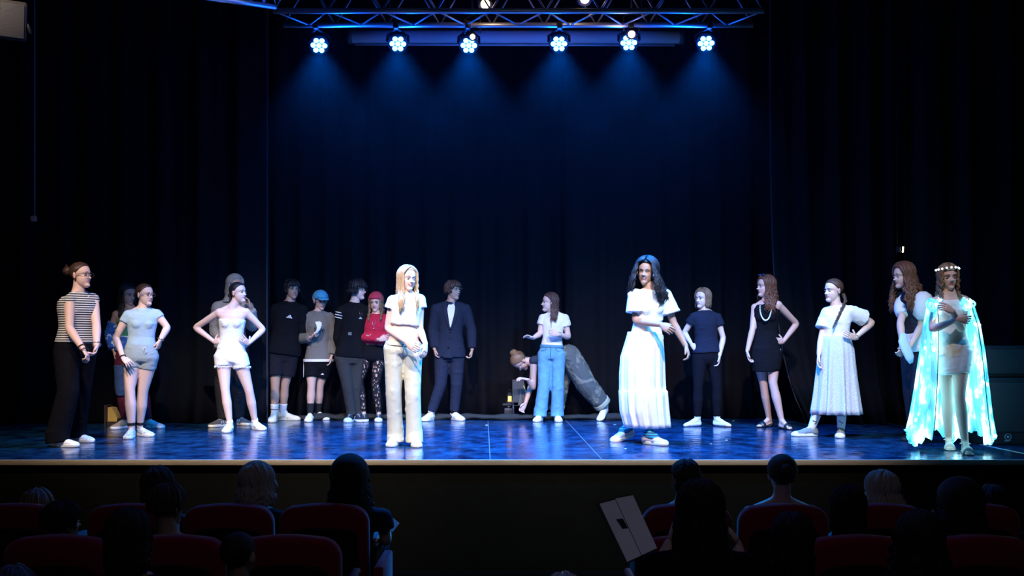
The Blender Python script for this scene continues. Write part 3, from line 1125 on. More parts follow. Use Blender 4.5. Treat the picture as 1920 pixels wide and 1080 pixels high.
# small scraps of paper and tape on the boards
for i, (px, py, w) in enumerate(((1153, 796, .028), (1337, 789, .012), (1173, 841, .012), (1362, 825.5, .012), (913, 797, .030), (1375, 789, .02), (1333, 832, .009))):
    p = ground(px, py); g = G(); g.box((0, 0, .0012), (w, .02, .002), M=Matrix.Translation(p) @ Matrix.Rotation(i * .7, 4, 'Z'))
    o = build('paper_scrap', g, mat('scrap', (.7, .7, .72)), smooth=False)
    tag(o, ['pale scrap on the floor left of the long tiered skirt', 'tiny scrap on the floor between the white socks', 'tiny scrap by the front edge under the tiered skirt', 'tiny scrap in front of the picture-right white sock',
            'pale scrap on the floor right of the suit trousers', 'tiny scrap right of the white socks', 'tiniest scrap in front of the white socks'][i], 'scrap', 'scraps on the stage floor')

# ------------------------------------------------------------------ rig: truss, lamps, screen case
M_ALU = mat('truss_alu', (.62, .62, .66), rough=.42, metal=.85, bump=0)
M_BRACE = mat('brace_alu', (.22, .22, .25), rough=.5, metal=.7, bump=0)
M_BLK = mat('black_metal', (.02, .02, .022), rough=.5, metal=.3, bump=0)
TY0, TY1 = 8.9, 9.3
TZ = EYE + (HY - 20.5) * TY0 / F
TZb = TZ
x0, x1 = XA(512, TY0), XA(1432, TY0)
tr = empty('lighting_truss', ((x0 + x1) / 2, (TY0 + TY1) / 2, TZ), 'long silver box truss carrying the blue lamps above the stage', 'truss')
H = .40
for y, z in ((TY0, TZ), (TY1, TZ), (TY0, TZ + H), (TY1, TZ + H)):
    g = G(); g.tube([(x0, y, z), (x1, y, z)], .024, 12); build('chord', g, M_ALU, tr)
n = 9; dx = (x1 - x0) / n
for i in range(n):
    a, b, c = x0 + i * dx, x0 + (i + .5) * dx, x0 + (i + 1) * dx
    for (ya, za), (yb, zb) in (((TY0, TZ), (TY1, TZ)), ((TY0, TZ), (TY0, TZ + H)), ((TY1, TZ), (TY1, TZ + H))):
        g = G(); g.tube([(a, ya, za), (b, yb, zb)], .008, 8); build('brace', g, M_BRACE, tr)
        g = G(); g.tube([(b, yb, zb), (c, ya, za)], .008, 8); build('brace', g, M_BRACE, tr)
for x in (x0 + .25, x1 - .25):
    g = G(); g.tube([(x, (TY0 + TY1) / 2, TZ + H), (x, (TY0 + TY1) / 2, 6.12)], .012, 8)
    g.tube([(x, TY0, TZ + H), (x, TY1, TZ + H)], .014, 8); build('hanger', g, M_BLK, tr)
# second truss arm running forward to the left
tr2 = empty('lighting_truss', (XA(450, 7.6), 7.6, TZ), 'short truss arm running out of frame at top left', 'truss')
p, q = at(516, 13, 8.85), at(385, -6, 7.2)
up_ = V((0, 0, .3))
for d_ in (V((0, 0, 0)), up_):
    g = G(); g.tube([p + d_, q + d_], .022, 10); build('chord', g, M_ALU, tr2)
for i in range(5):
    g = G(); a = p.lerp(q, i / 5); b = p.lerp(q, (i + .5) / 5) + up_; c = p.lerp(q, (i + 1) / 5)
    g.tube([a, b, c], .009, 6); build('brace', g, M_ALU, tr2)

M_CAN = mat('lamp_can', (.03, .03, .034), rough=.45, bump=0)
M_LED = mat('led_face', (.2, .4, 1), emis=(.040, .24, 1.0), estr=30, bump=0)
LY = 9.46
LAMPS = [(598, 85), (746, 82), (879, 85), (1048, 82), (1179, 80), (1324, 81)]
POS = ['leftmost of the six blue stage lamps on the truss', 'blue stage lamp at the left end of the rolled screen, second from left', 'blue stage lamp third from left, with a sunlit-white glare on its bracket',
       'blue stage lamp right of the screen centre, fourth from left', 'blue stage lamp with a bright white patch above it, second from right', 'rightmost of the six blue stage lamps on the truss']
lamps = []
for i, (px, py) in enumerate(LAMPS):
    c = at(px, py, LY)
    t = empty('stage_lamp', c, POS[i], 'stage lamp', 'blue stage lamps')
    tilt = math.radians(48)
    tgt = V(((px - 960) / 520 * 1.6 * -0.0 + c.x * .9, 5.0, .2))
    R = (Matrix.Rotation(-(c.x) * .04, 4, 'Z') @ Matrix.Rotation(math.radians(-90) + tilt * -1 + math.radians(90 - 90), 4, 'X'))
    dirv = V((-c.x * .10, -math.cos(math.radians(38)), -math.sin(math.radians(38)))).normalized()
    R = dirv.to_track_quat('-Z', 'Y').to_matrix().to_4x4()
    M = Matrix.Translation(c) @ R
    g = G(); g.tube([(0, 0, .20), (0, 0, .18), (0, 0, .03), (0, 0, 0)], [.05, .078, .088, .092], 24, M=M); build('housing', g, M_CAN, t)
    g = G()
    for q in range(7):
        if q == 0: x, y = 0, 0
        else: x, y = .052 * math.cos(q * math.pi / 3), .052 * math.sin(q * math.pi / 3)
        g.ell((x, y, -.004), (.0235, .0235, .012), M=M, nu=14, nv=8)
    build('lens', g, M_LED, t)
    top = V((c.x, (TY1), TZ))
    g = G()
    for s in (-1, 1):
        a = M @ V((s * .096, 0, .08)); g.tube([a, V((a.x, a.y + .02, c.z + .10)), V((top.x, top.y + .04, TZ - .02))], (.012, .004), 8)
        g.ell(a, (.014, .02, .02))
    build('yoke', g, M_BLK, t)
    g = G(); g.box(top, (.05, .07, .07), bev=.01); build('clamp', g, M_BLK, t)
    lamps.append((c, dirv))
    spot('lamp_beam', M @ V((0, 0, -.03)), c + V((-c.x * .05, -.10, -2.2)), 1500, (0.0, 0.24, 1.0), 92, .7, .06)
    l = bpy.data.lights.new('lamp_spill', 'POINT'); l.energy = 16; l.color = (0.0, .09, 1.0); l.shadow_soft_size = .05
    o = bpy.data.objects.new('lamp_spill', l); COL.objects.link(o); o.location = M @ V((0, 0, -.10))

# rolled projection screen behind the lamps
sy = 10.3
a, b = at(657, 69, sy), at(1277, 70, sy)
sc_ = empty('projection_screen', (a + b) / 2, 'rolled-up projection screen in a long grey case behind the blue lamps', 'projection screen')
g = G(); g.tube([a, b], .064, 20); build('case', g, mat('screen_case', (.55, .58, .62), rough=.5, bump=0), sc_)
for p in (a, b):
    g = G(); s = 1 if p == b else -1
    g.tube([p - V((.02 * s, 0, 0)), p + V((.03 * s, 0, 0))], .074, 20); build('end_cap', g, M_CAN, sc_)
g = G(); g.tube([at(666, 83.5, sy), at(1265, 85, sy)], .011, 10); build('bottom_bar', g, mat('bar_alu', (.5, .55, .62), rough=.4, metal=.6, bump=0), sc_)
for p in (a.lerp(b, .12), a.lerp(b, .88)):
    g = G(); g.tube([p + V((0, 0, .05)), V((p.x, p.y, 6.12))], .006, 6); build('hanging_wire', g, M_BLK, sc_)

# theatre spots whose bright lamps show above the truss, and the working light at right
def fresnel(px, py, d, label, tgt, warm=(1.0, .62, .30), s=6, r=.045):
    c = at(px, py, d); t = empty('theatre_spot', c, label, 'spotlight', 'small warm spotlights in the rig')
    dirv = (V(tgt) - c).normalized(); M = Matrix.Translation(c) @ dirv.to_track_quat('-Z', 'Y').to_matrix().to_4x4()
    g = G(); g.tube([(0, 0, .16), (0, 0, .14), (0, 0, .0), (0, 0, -.02)], [r, r * 1.35, r * 1.38, r * 1.45], 16, M=M); build('housing', g, M_CAN, t)
    g = G(); g.ell((0, 0, -.016), (r, r, .010), M=M); build('lens', g, mat('warm_lens%d' % s, (1, .8, .5), emis=warm, estr=s, bump=0), t)
    g = G(); g.tube([c + V((.07, 0, .03)), c + V((.07, 0, .16)), c + V((0, 0, .20)), c + V((-.07, 0, .16)), c + V((-.07, 0, .03))], .006, 6)
    g.tube([c + V((0, 0, .20)), c + V((0, 0, .9))], .008, 6); build('yoke', g, M_BLK, t)


def fresnel_light(px, py, d, e):
    l = bpy.data.lights.new('fresnel_light', 'POINT'); l.energy = e; l.color = (1, .66, .36); l.shadow_soft_size = .04
    o = bpy.data.objects.new('fresnel_light', l); COL.objects.link(o); o.location = at(px, py, d) + V((0, -.07, -.05))


fresnel_light(910, 8, 9.12, 2.5); fresnel_light(1096, -2, 9.12, 1.5); fresnel_light(1182, 66, 9.30, 1.0)
fresnel(910, 8, 9.12, 'warm spotlight glinting on the truss near the middle of its top edge', (-.2, 4.0, 2.6), s=14)
fresnel(1096, -2, 9.12, 'warm spotlight partly above the frame over the right half of the truss', (.9, 4.5, 2.6), s=8)
fresnel(886, 69, 9.30, 'white hot spotlight seen right above the third blue lamp from left', (-.2, 4.0, 2.0), warm=(1, .85, .7), s=12, r=.026)
fresnel(1184, 64, 9.30, 'white hot spotlight seen right above the fifth blue lamp from left', (1.0, 4.0, 2.0), warm=(1, .88, .8), s=20, r=.034)

# exit-style working light at the right
c = at(1691, 468, 10.9)
t = empty('wall_light', c, 'small warm working light on the dark curtain above the girl with long curls', 'light')
g = G(); g.box(c + V((-.035, .02, 0)), (.05, .04, .07), bev=.006); build('housing', g, M_BLK, t)
g = G(); g.tube([c + V((.008, -.004, -.028)), c + V((.012, -.004, .030))], .008, 8); build('bulb', g, mat('work_bulb', (1, .8, .5), emis=(1, .78, .42), estr=9, bump=0), t)
g = G(); g.tube([c + V((-.03, .05, .03)), c + V((-.03, .05, 1.2)), c + V((-.03, .05, 5.0))], .004, 6); build('cable', g, M_BLK, t)
# loudspeaker hung in the top left corner
c = at(22, 38, 7.6)
t = empty('hanging_speaker', c, 'grey loudspeaker hanging in the dark top left corner', 'speaker')
Mx = Matrix.Translation(c) @ Matrix.Rotation(.5, 4, 'Z') @ Matrix.Rotation(.3, 4, 'X')
g = G(); g.box((0, 0, 0), (.20, .18, .28), M=Mx, bev=.02); build('cabinet', g, mat('grey_plastic', (.035, .03, .028)), t)
g = G(); g.box((0, -.092, 0), (.16, .01, .24), M=Mx, bev=.004); build('grille', g, mat('grille', (.05, .05, .055), rough=.6), t)
g = G(); g.tube([c + V((0, .0, .12)), c + V((.0, .0, .5)), V((c.x, c.y, 6.12))], .014, 8); g.tube([c + V((.1, 0, .02)), c + V((.14, 0, -.10))], .012, 8); build('bracket', g, M_BLK, t)
g = G(); cc = at(63, 410, 9.5); g.box((0, 0, 0), (.05, .03, .05), M=Matrix.Translation(cc), bev=.006); g.tube([cc + V((0, .02, 0)), cc + V((0, .02, 4.0))], .006, 6)
o = build('socket_box', g, mat('socket', (.16, .17, .22))); tag(o, 'small grey socket box hanging on the dark left side', 'socket')

# subwoofer at far right -----------------------------------------------------
c = ground(1888, 836); c = V((c.x + .13, c.y + .30, 0))
s_ = F / c.y
t = empty('loudspeaker', (c.x, c.y, 0), 'large black loudspeaker cabinet standing at the far right edge of the stage', 'speaker')
g = G(); g.box(c + V((0, 0, .30)), (.62, .50, .60), bev=.02); build('cabinet', g, mat('sub_black', (.020, .022, .028), rough=.6), t)
g = G(); g.box(c + V((0, -.255, .34)), (.54, .012, .44), bev=.005); build('grille', g, mat('sub_grille', (.035, .038, .046), rough=.5), t)
g = G(); Mb = Matrix.Translation(c + V((-.10, -.258, .075))) @ Matrix.Rotation(math.radians(90), 4, 'X')
g.tube([V((.028 * math.cos(q), .028 * math.sin(q), 0)) for q in [2 * math.pi * j / 20 for j in range(21)]], .0028, 6, M=Mb)
g.ell((0, 0, 0), (.012, .012, .004), M=Mb); g.box((0, -.036, 0), (.06, .006, .004), M=Mb)
build('badge', g, mat('badge', (.35, .45, .55), rough=.4), t)
t2 = empty('loudspeaker', (c.x, c.y, .6), 'smaller black speaker cabinet stacked on top of the large one at far right', 'speaker')
g = G(); g.box(c + V((-.03, .02, .6 + .145)), (.50, .40, .285), bev=.015); build('cabinet', g, mat('sub_black', (0, 0, 0)), t2)
g = G(); g.box(c + V((-.03, -.185, .6 + .145)), (.44, .012, .22), bev=.004); build('grille', g, mat('sub_grille', (0, 0, 0)), t2)

# lantern machine, dark chair back and box at the back ---------------------------
c = ground(955, 785)
c.y -= .06
M_DK = mat('dark_plastic', (.03, .03, .034), rough=.4)
t = empty('fog_machine', c, 'small black box with three white lights standing at the foot of the backdrop', 'stage machine')
g = G(); g.box(c + V((0, .06, .065)), (.125, .14, .13), bev=.012); build('case', g, M_DK, t)
M_WL = mat('white_led', (1, 1, 1), emis=(1, .93, .80), estr=5, bump=0)
for i in (-1, 0, 1):
    g = G(); g.ell(c + V((i * .031, -.012, .028)), (.011, .006, .011)); build('indicator_light', g, M_WL, t)
g = G(); g.ell(c + V((-.005, .04, .150)), (.022, .022, .014)); build('white_knob', g, mat('pale_knob', (.7, .7, .66)), t)
g = G(); g.box(c + V((0, .06, .170)), (.16, .12, .025), bev=.006); build('tray', g, M_DK, t)
c2 = c + V((.005, .06, .183))
t = empty('lantern', c2, 'small black lantern with a yellow glowing window on top of the little black box', 'lantern')
g = G(); g.tube([c2, c2 + V((0, 0, .012)), c2 + V((0, 0, .022))], [.045, .045, .038], 12); g.tube([c2 + V((0, 0, .09)), c2 + V((0, 0, .10)), c2 + V((0, 0, .135))], [.040, .036, .012], 12)
for q in range(4):
    a = q * math.pi / 2 + .785; g.tube([c2 + V((.034 * math.cos(a), .034 * math.sin(a), .02)), c2 + V((.034 * math.cos(a), .034 * math.sin(a), .092))], .003, 6)
build('frame', g, M_DK, t)
g = G(); g.tube([c2 + V((0, 0, .022)), c2 + V((0, 0, .090))], [.029, .022], 8); build('glowing_pane', g, mat('lantern_glow', (1, .7, .2), emis=(1, .62, .13), estr=1.6, bump=0), t)
g = G(); g.tube([c2 + V((.025 * math.cos(q), 0, .125 + .04 * math.sin(q))) for q in [math.pi * j / 10 for j in range(11)]], .002, 6); build('handle', g, M_DK, t)
# dark folding-chair back / panel
c = at(972, 742, 12.0); c.z = 0
t = empty('stool', c, 'dark upright board-backed chair half hidden behind the bending girl', 'chair')
M_PAN = mat('dark_panel', (.055, .055, .05), rough=.5)
Mt = Matrix.Translation(c)
g = G(); g.rings([[Mt @ V(p) for p in ((-.07, y, .17), (.075, y, .17), (.11, y, .26), (.06, y, .47), (-.07, y, .47))] for y in (0, .03)]); build('back_panel', g, M_PAN, t, smooth=False)
g = G(); g.rings([[Mt @ V(p) for p in ((-.005, y, .172), (.045, y, .172), (.03, y, .375))] for y in (-.012, -.002)]); build('fold', g, mat('dark_panel2', (.10, .10, .09)), t, smooth=False)
g = G(); g.tube([Mt @ V(p) for p in ((.065, -.01, .18), (.09, -.01, .27), (.085, -.01, .33), (.06, -.01, .40))], .005, 6); build('yellow_edge', g, mat('yellow_edge', (.65, .48, .10)), t)
g = G()
for x, y in ((-.06, .01), (.06, .01), (-.06, .2), (.06, .2)): g.tube([Mt @ V((x, y, 0)), Mt @ V((x, y, .2))], .012, 8)
g.box(Mt @ V((0, .11, .19)), (.16, .22, .03)); build('seat', g, M_DK, t)
# wedge-shaped wooden box left
c = ground(206, 797)
t = empty('wooden_block', c, 'open-fronted wooden block standing on the floor behind the light blue girl', 'box')
g = G(); g.rings([[c + V(p) for p in ((-.025, y, .04), (.075, y, .04), (.082, y, .075), (.02, y, .19), (-.025, y, .195))] for y in (0, .14)]); build('yellow_face', g, mat('yellow_wood', (.62, .40, .10)), t, smooth=False)
g = G(); g.box(c + V((.025, .07, .02)), (.13, .16, .04)); g.box(c + V((-.045, .07, .11)), (.03, .16, .22)); build('dark_frame', g, mat('dark_wood', (.05, .03, .022)), t, smooth=False)

# thin haze, its colour tinted with the lamps' blue, densest high up for their glow
g = G(); g.box((0, 10.35, 2.35), (9.0, 2.5, 4.6)); m = bpy.data.materials.new('haze'); m.use_nodes = True; nt = m.node_tree; nt.nodes.clear()
o_ = nt.nodes.new('ShaderNodeOutputMaterial'); v_ = nt.nodes.new('ShaderNodeVolumeScatter')
v_.inputs['Anisotropy'].default_value = .3; v_.inputs['Color'].default_value = (.45, .62, 1, 1)
tc = nt.nodes.new('ShaderNodeTexCoord'); sp = nt.nodes.new('ShaderNodeSeparateXYZ'); nt.links.new(tc.outputs['Object'], sp.inputs[0])
mr = nt.nodes.new('ShaderNodeMapRange'); mr.interpolation_type = 'SMOOTHSTEP'
mr.inputs[1].default_value = 1.6; mr.inputs[2].default_value = 3.9; mr.inputs[3].default_value = .0006; mr.inputs[4].default_value = .0042
nt.links.new(sp.outputs[2], mr.inputs[0])
ax = nt.nodes.new('ShaderNodeMath'); ax.operation = 'ABSOLUTE'; nt.links.new(sp.outputs[0], ax.inputs[0])
m2 = nt.nodes.new('ShaderNodeMapRange'); m2.interpolation_type = 'SMOOTHSTEP'; m2.inputs[1].default_value = 1.6; m2.inputs[2].default_value = 3.8; m2.inputs[3].default_value = 1; m2.inputs[4].default_value = .03
nt.links.new(ax.outputs[0], m2.inputs[0])
mu = nt.nodes.new('ShaderNodeMath'); mu.operation = 'MULTIPLY'; nt.links.new(mr.outputs[0], mu.inputs[0]); nt.links.new(m2.outputs[0], mu.inputs[1])
nt.links.new(mu.outputs[0], v_.inputs['Density']); nt.links.new(v_.outputs[0], o_.inputs['Volume'])
ob = build('stage_haze', g, m, smooth=False); tag(ob, 'thin haze tinted lamp-blue in the air above the performers', 'haze', kind='stuff')
# ------------------------------------------------------------------ performers
SK1 = skin('skin_fair', (.66, .43, .34)); SK2 = skin('skin_tan', (.50, .31, .22)); SK3 = skin('skin_pale', (.74, .52, .43)); SK4 = skin('skin_deep', (.46, .28, .20))
LIP = mat('lips', (.50, .18, .16), rough=.4, bump=0); LIPD = mat('lips_deep', (.32, .11, .10), rough=.4, bump=0)
EYEW = mat('eye_white', (.62, .62, .62), rough=.2, bump=0, var=0); DARK = mat('iris_dark', (.018, .012, .010), rough=.3, bump=0)
TEETH = mat('teeth', (.8, .78, .74), rough=.3, bump=0)
H_DK = hairm('hair_dark', (.022, .014, .011)); H_BR = hairm('hair_brown', (.075, .038, .022)); H_BL = hairm('hair_blonde', (.46, .31, .17)); H_BK = hairm('hair_black', (.010, .009, .011)); H_RB = hairm('hair_redbrown', (.13, .052, .028)); H_LB = hairm('hair_light_brown', (.20, .115, .06)); H_GR = hairm('hair_ash', (.30, .26, .24))
WHITE = cloth('white_cotton', (.80, .79, .77)); WHITE2 = cloth('white_knit', (.76, .76, .76), bscale=60); BLACK = cloth('black_cotton', (.0062, .0066, .009), spec=.08); BLACK2 = cloth('black_wool', (.008, .0075, .008), spec=.08)
RUB = mat('white_rubber', (.78, .77, .72), rough=.5, bump=.05); RUBY = mat('cream_rubber', (.74, .68, .52), rough=.5, bump=.05); RUBB = mat('black_rubber', (.02, .02, .02), rough=.5, bump=.05)
LEATH = mat('white_leather', (.80, .79, .76), rough=.5, bump=.08); CREAM = mat('cream_leather', (.76, .70, .52), rough=.55, bump=.08); SOCKW = cloth('white_sock', (.82, .82, .80)); SOCKB = cloth('black_sock', (.02, .02, .022))
METAL = mat('silver', (.7, .7, .72), rough=.25, metal=1, bump=0)
GLASSF = mat('glasses_frame', (.03, .02, .02), rough=.3, bump=0)
PERF = 'performers standing on the stage'


def start(sp, label, group=None):
    sk = skeleton(sp)
    loc = (sk['ga'] + sk['gb']) / 2; loc.z = 0
    p = empty('person', loc, label, 'person', group)
    return sk, p


def mats_for(s, lips=LIP, brow=H_DK):
    return [s, lips, EYEW, DARK, brow, TEETH]


def hair(sk, p, m, cap={}, lk=None, extra=None):
    g = G()
    hair_cap(g, sk['HM'], **cap)
    for q in (lk or []):
        locks(g, sk['HM'], sk, **q)
    if extra: extra(g)
    return build('hair', g, m, p)


def bun(g, M, c, r, seed=1):
    rs = random.Random(seed); c = V(c)
    g.ell(c, (r, r, r), M=M, nu=16, nv=10)
    for i in range(9):
        a = rs.random() * 6.28; ax = V((math.cos(a), .4 * rs.uniform(-1, 1), math.sin(a))).normalized(); u = ax.orthogonal().normalized(); w = ax.cross(u)
        n = 10
        g.tube([c + (u * math.cos(2.6 * j / n * 2) + w * math.sin(2.6 * j / n * 2)) * r * .95 + ax * r * .25 * math.sin(j) for j in range(n + 1)], [r * .28] * n + [r * .05], 6, M=M)


def plait(g, pts, r, n=9):
    """three-strand braid along a path"""
    P = [V(p) for p in pts]
    def path(s):
        s = max(0, min(.9999, s)) * (len(P) - 1); i = int(s); return P[i].lerp(P[i + 1], s - i)
    for k in range(3):
        q = []
        m = n * 6
        for j in range(m + 1):
            s = j / m; c = path(s); t = (path(min(1, s + .02)) - path(max(0, s - .02))).normalized()
            a = t.orthogonal().normalized(); b = t.cross(a); ph = s * n * 3.14 + k * 2.094
            w = r * (1 - .45 * s)
            q.append(c + a * math.sin(ph) * w * .75 + b * math.sin(2 * ph) * w * .4)
        g.tube(q, [r * .62 * (1 - .5 * j / m) for j in range(m + 1)], 7)
    e = P[-1]; d = (P[-1] - P[-2]).normalized()
    g.tube([e, e + d * r * 1.5, e + d * r * 3.5], [r * .5, r * .55, r * .1], 7)


# 1 ---- striped top --------------------------------------------------------
sk, p = start(dict(head=(152, 516), look=(74, 0, 0), hs=1.0, neck=(146, 553), pelvis=(141, 660), ys=50, yh=48, H=1.62, wd=1.18, arm=1.12, leg=1.15, bust=1,
                   sa=(131, 563), ea=(130, 616, -.20), wa=(156, 655, -.32), ta=(168, 674, -.34), eb=(181, 612, -.02), wb=(181, 650, -.22), tb=(173, 675, -.30),
                   ka=(128, 735), kb=(150, 735), feet=((121, 838, 78), (152, 829, 72)), pna=(0, -.2, -1), pnb=(-.5, -.6, 0), curla=(35, 45, 30), curlb=(40, 45, 30)),
              'person in a black and white striped sleeveless top and wide black trousers, hands clasped')
body(sk, p, mats_for(SK1))
hair(sk, p, hairm('hair_slick_brown', (.05, .026, .018), .3), dict(th=.007, line=.066), extra=lambda g: (bun(g, sk['HM'], (0, .135, .035), .034), [g.tube([sk['HM'] @ V((0, .12, .04)), sk['HM'] @ V((.01 * i - .02, .165, .05 + .012 * i)), sk['HM'] @ V((.012 * i - .02, .185, .02 + .014 * i))], [.006, .004, .001], 6) for i in range(5)]))
shirt(sk, p, stripes('stripe_knit', (.62, .60, .55), (.015, .015, .02), .0205, .50), name='striped_top', hem=.16, sleeve=.06, off=.013, sr=.006, sflare=0, hemflare=.006, wr=(.003, 30))
trousers(sk, p, cloth('black_crepe', (.0045, .0045, .006), spec=.06), end=2.05, rf=[(0, .108), (.5, .100), (1, .092), (2, .100)], off=.010)
for s in 'ab': shoe(sk, p, s, LEATH, RUB, lace=WHITE)
glasses(sk, p, GLASSF); bracelet(sk, p, RUBB, 'a', 1.90, .031); bracelet(sk, p, RUBB, 'a', 2.08, .031); bracelet(sk, p, METAL, 'b', 1.9, .031, name='watch')

# 3 ---- behind the light blue girl -----------------------------------------
sk, p = start(dict(head=(240, 553), look=(55, 10, 0), neck=(245, 584), pelvis=(246, 665), ys=15, H=1.56, ea=(206, 628, 0), wa=(214, 658, -.05), ta=(216, 672, -.06),
                   eb=(281, 622, .04), wb=(277, 655, .02), ka=(229, 728), kb=(268, 728), feet=((226, 804, -20), (288, 803, 70))),
              'person in a blue print jacket off the shoulders, half hidden behind the light blue t-shirt')
body(sk, p, mats_for(SK2))
hair(sk, p, H_DK, dict(th=.014, line=.055), [dict(n=60, length=.26, az0=70, az1=290, r=.010, wave=.010, seed=31)])
shirt(sk, p, cloth('green_top', (.04, .22, .13)), name='top', hem=.22, top=.78, sleeve=0, shoulder=False)
JK = blotch('blue_print', (.02, .10, .38), (.50, .62, .72), 14, .55)
g = G()
for s in 'ab':
    limb(g, sk, s, .38, 1.85, [(u, r * sk['k'] + .026) for u, r in ARM]); 
torso_rings(g, sk, .10, .45, .016, hem=.02)
build('jacket', g, JK, p, vox=.010, it=3, wr=(.007, 35, (.5, .5, 1), 4))
trousers(sk, p, cloth('maroon_tights', (.085, .012, .028)), name='leggings', end=1.97, rf=TIGHT(.010), off=.008)
g = G(); limb(g, sk, 'a', .3, 1.2, [(0, .10), (1, .075), (2, .06)], leg=True); limb(g, sk, 'b', .0, .9, [(0, .10), (1, .075), (2, .06)], leg=True)
build('blue_wrap', g, cloth('denim_wrap', (.035, .07, .16)), p, vox=.01, it=2, wr=(.005, 25))
for s in 'ab': shoe(sk, p, s, mat('canvas_grey', (.40, .42, .44), rough=.8) if s == 'b' else mat('brown_canvas', (.33, .24, .14), rough=.8), RUB, lace=WHITE)

# 2 ---- light blue t-shirt -------------------------------------------------
sk, p = start(dict(head=(272, 553), look=(62, 2, 0), hs=.93, neck=(267, 583), pelvis=(264, 667), ys=22, yh=15, H=1.47, wd=1.08, arm=1.1, leg=1.12, bust=1,
                   sa=(240, 591), sb=(294, 589), ea=(217, 634, -.05), wa=(231, 671, -.17), ta=(252, 690, -.22), eb=(314, 614, .06), wb=(300, 639, .0), tb=(295, 658, .02),
                   ka=(243, 728), kb=(268, 732), feet=((244, 822, 8), (270, 818, 60)), pna=(.1, .6, -.8), pnb=(-.9, .3, 0), spreada=10),
              'person in a light blue t-shirt, grey drawstring shorts and round glasses, one hand on thigh', None)
body(sk, p, mats_for(SK3))
hair(sk, p, hairm('hair_slick_brown', (0, 0, 0)), dict(th=.006, line=.066), extra=lambda g: bun(g, sk['HM'], (0, .118, .0), .024))
shirt(sk, p, cloth('pale_blue_rib', (.36, .50, .58)), name='t_shirt', hem=.22, sleeve=.30, off=.009, sr=.007, sflare=.006, wr=(.003, 45), hemflare=.002)
SH = cloth('grey_fleece', (.30, .36, .36))
trousers(sk, p, SH, name='shorts', top=.27, end=.38, rf=[(0, .102), (.38, .094)], crotch=-.16, off=.012, wr=(.005, 40))
g = G(); Mf = front_frame(sk, .20, .035, .018)
g.tube([Mf @ V(q) for q in ((0, 0, .004), (.012, -.012, .010), (.022, -.045, .010), (.010, -.065, .010))], .003, 6); g.tube([Mf @ V(q) for q in ((0, 0, .004), (-.006, -.02, .010), (-.004, -.05, .010))], .003, 6)
build('drawstring', g, cloth('cord_white', (.6, .65, .66)), p)
for s in 'ab':
    shoe(sk, p, s, speckle('patterned_canvas', (.60, .62, .58), (.16, .16, .15), 55, .33), RUB, lace=WHITE)
    g = G(); limb(g, sk, s, 1.83, 1.90, [(0, .05), (2, .040 * sk['k'])], leg=True, steps=3); build('sock_band', g, SOCKB, p)
glasses(sk, p, mat('purple_frame', (.12, .05, .10), rough=.3)); bracelet(sk, p, RUBB, 'a', 1.95, .029); bracelet(sk, p, METAL, 'b', 1.9, .030, name='watch')

# 5 ---- hooded person ---------------------------------------------------------
sk, p = start(dict(head=(441, 536), look=(35, 6, 0), hs=.98, neck=(436, 568), pelvis=(433, 655), ys=12, H=1.66, sa=(409, 577), sb=(464, 577),
                   ea=(403, 620, .02), wa=(424, 646, -.12), eb=(473, 612, -.04), wb=(469, 576, -.16), tb=(463, 549, -.16), ka=(417, 722), kb=(448, 722),
                   feet=((412, 800, -35), (453, 797, 60)), pnb=(-.7, -.2, .1), curlb=(30, 40, 20)),
              'person in a grey hooded top with the hood up, behind the strapless top')
body(sk, p, mats_for(SK2))
HOOD = cloth('grey_jersey', (.30, .29, .27)); HOOD.use_nodes = True
shirt(sk, p, HOOD, name='hoodie', hem=.02, sleeve=1.88, off=.030, sr=.028, sflare=.008, wr=(.006, 26))
g = G(); hair_cap(g, sk['HM'], th=.026, line=.068, nape=-.108, side=-.058, hat=True)
build('hood_lining', g, HOOD, p)
g = G(); M = sk['HM']
for q in range(3):
    g.ell(V((0, .012 + .012 * q, .018 - .04 * q)), (.098, .100, .108), M=M)
g.tube([M @ V((0, .03, -.02)), M @ V((0, .03, -.12)), sk['neck'] - sk['up'] * .03], [.095, .095, .125], 20)
# open the front by building it behind the face plane
g2 = G(); o_ = build('hood', g, HOOD, p, vox=.009, it=6)
me = o_.data; n_ = len(me.vertices); co = np.empty(n_ * 3, dtype=np.float32); me.vertices.foreach_get('co', co); co = co.reshape(-1, 3)
Mi = M.inverted(); off_ = root_of(p)
for i_ in range(n_):
    q = Mi @ (V(co[i_]) + off_)
    if q.y < -.03 and -.13 < q.z < .085:
        t_ = min(1, (-.03 - q.y) / .04) * min(1, max(0, 1 - (abs(q.x) / .075) ** 4))
        q.y += t_ * .075
    co[i_] = (M @ q) - off_
me.vertices.foreach_set('co', co.ravel()); me.update()
trousers(sk, p, cloth('charcoal_pants', (.018, .018, .02)), end=2.0, rf=[(0, .105), (1, .085), (2, .078)])
for s in 'ab': shoe(sk, p, s, mat('dark_grey_suede', (.07, .07, .065), rough=.8), RUBY, lace=WHITE, accent=mat('grey_stripe', (.4, .42, .45)))

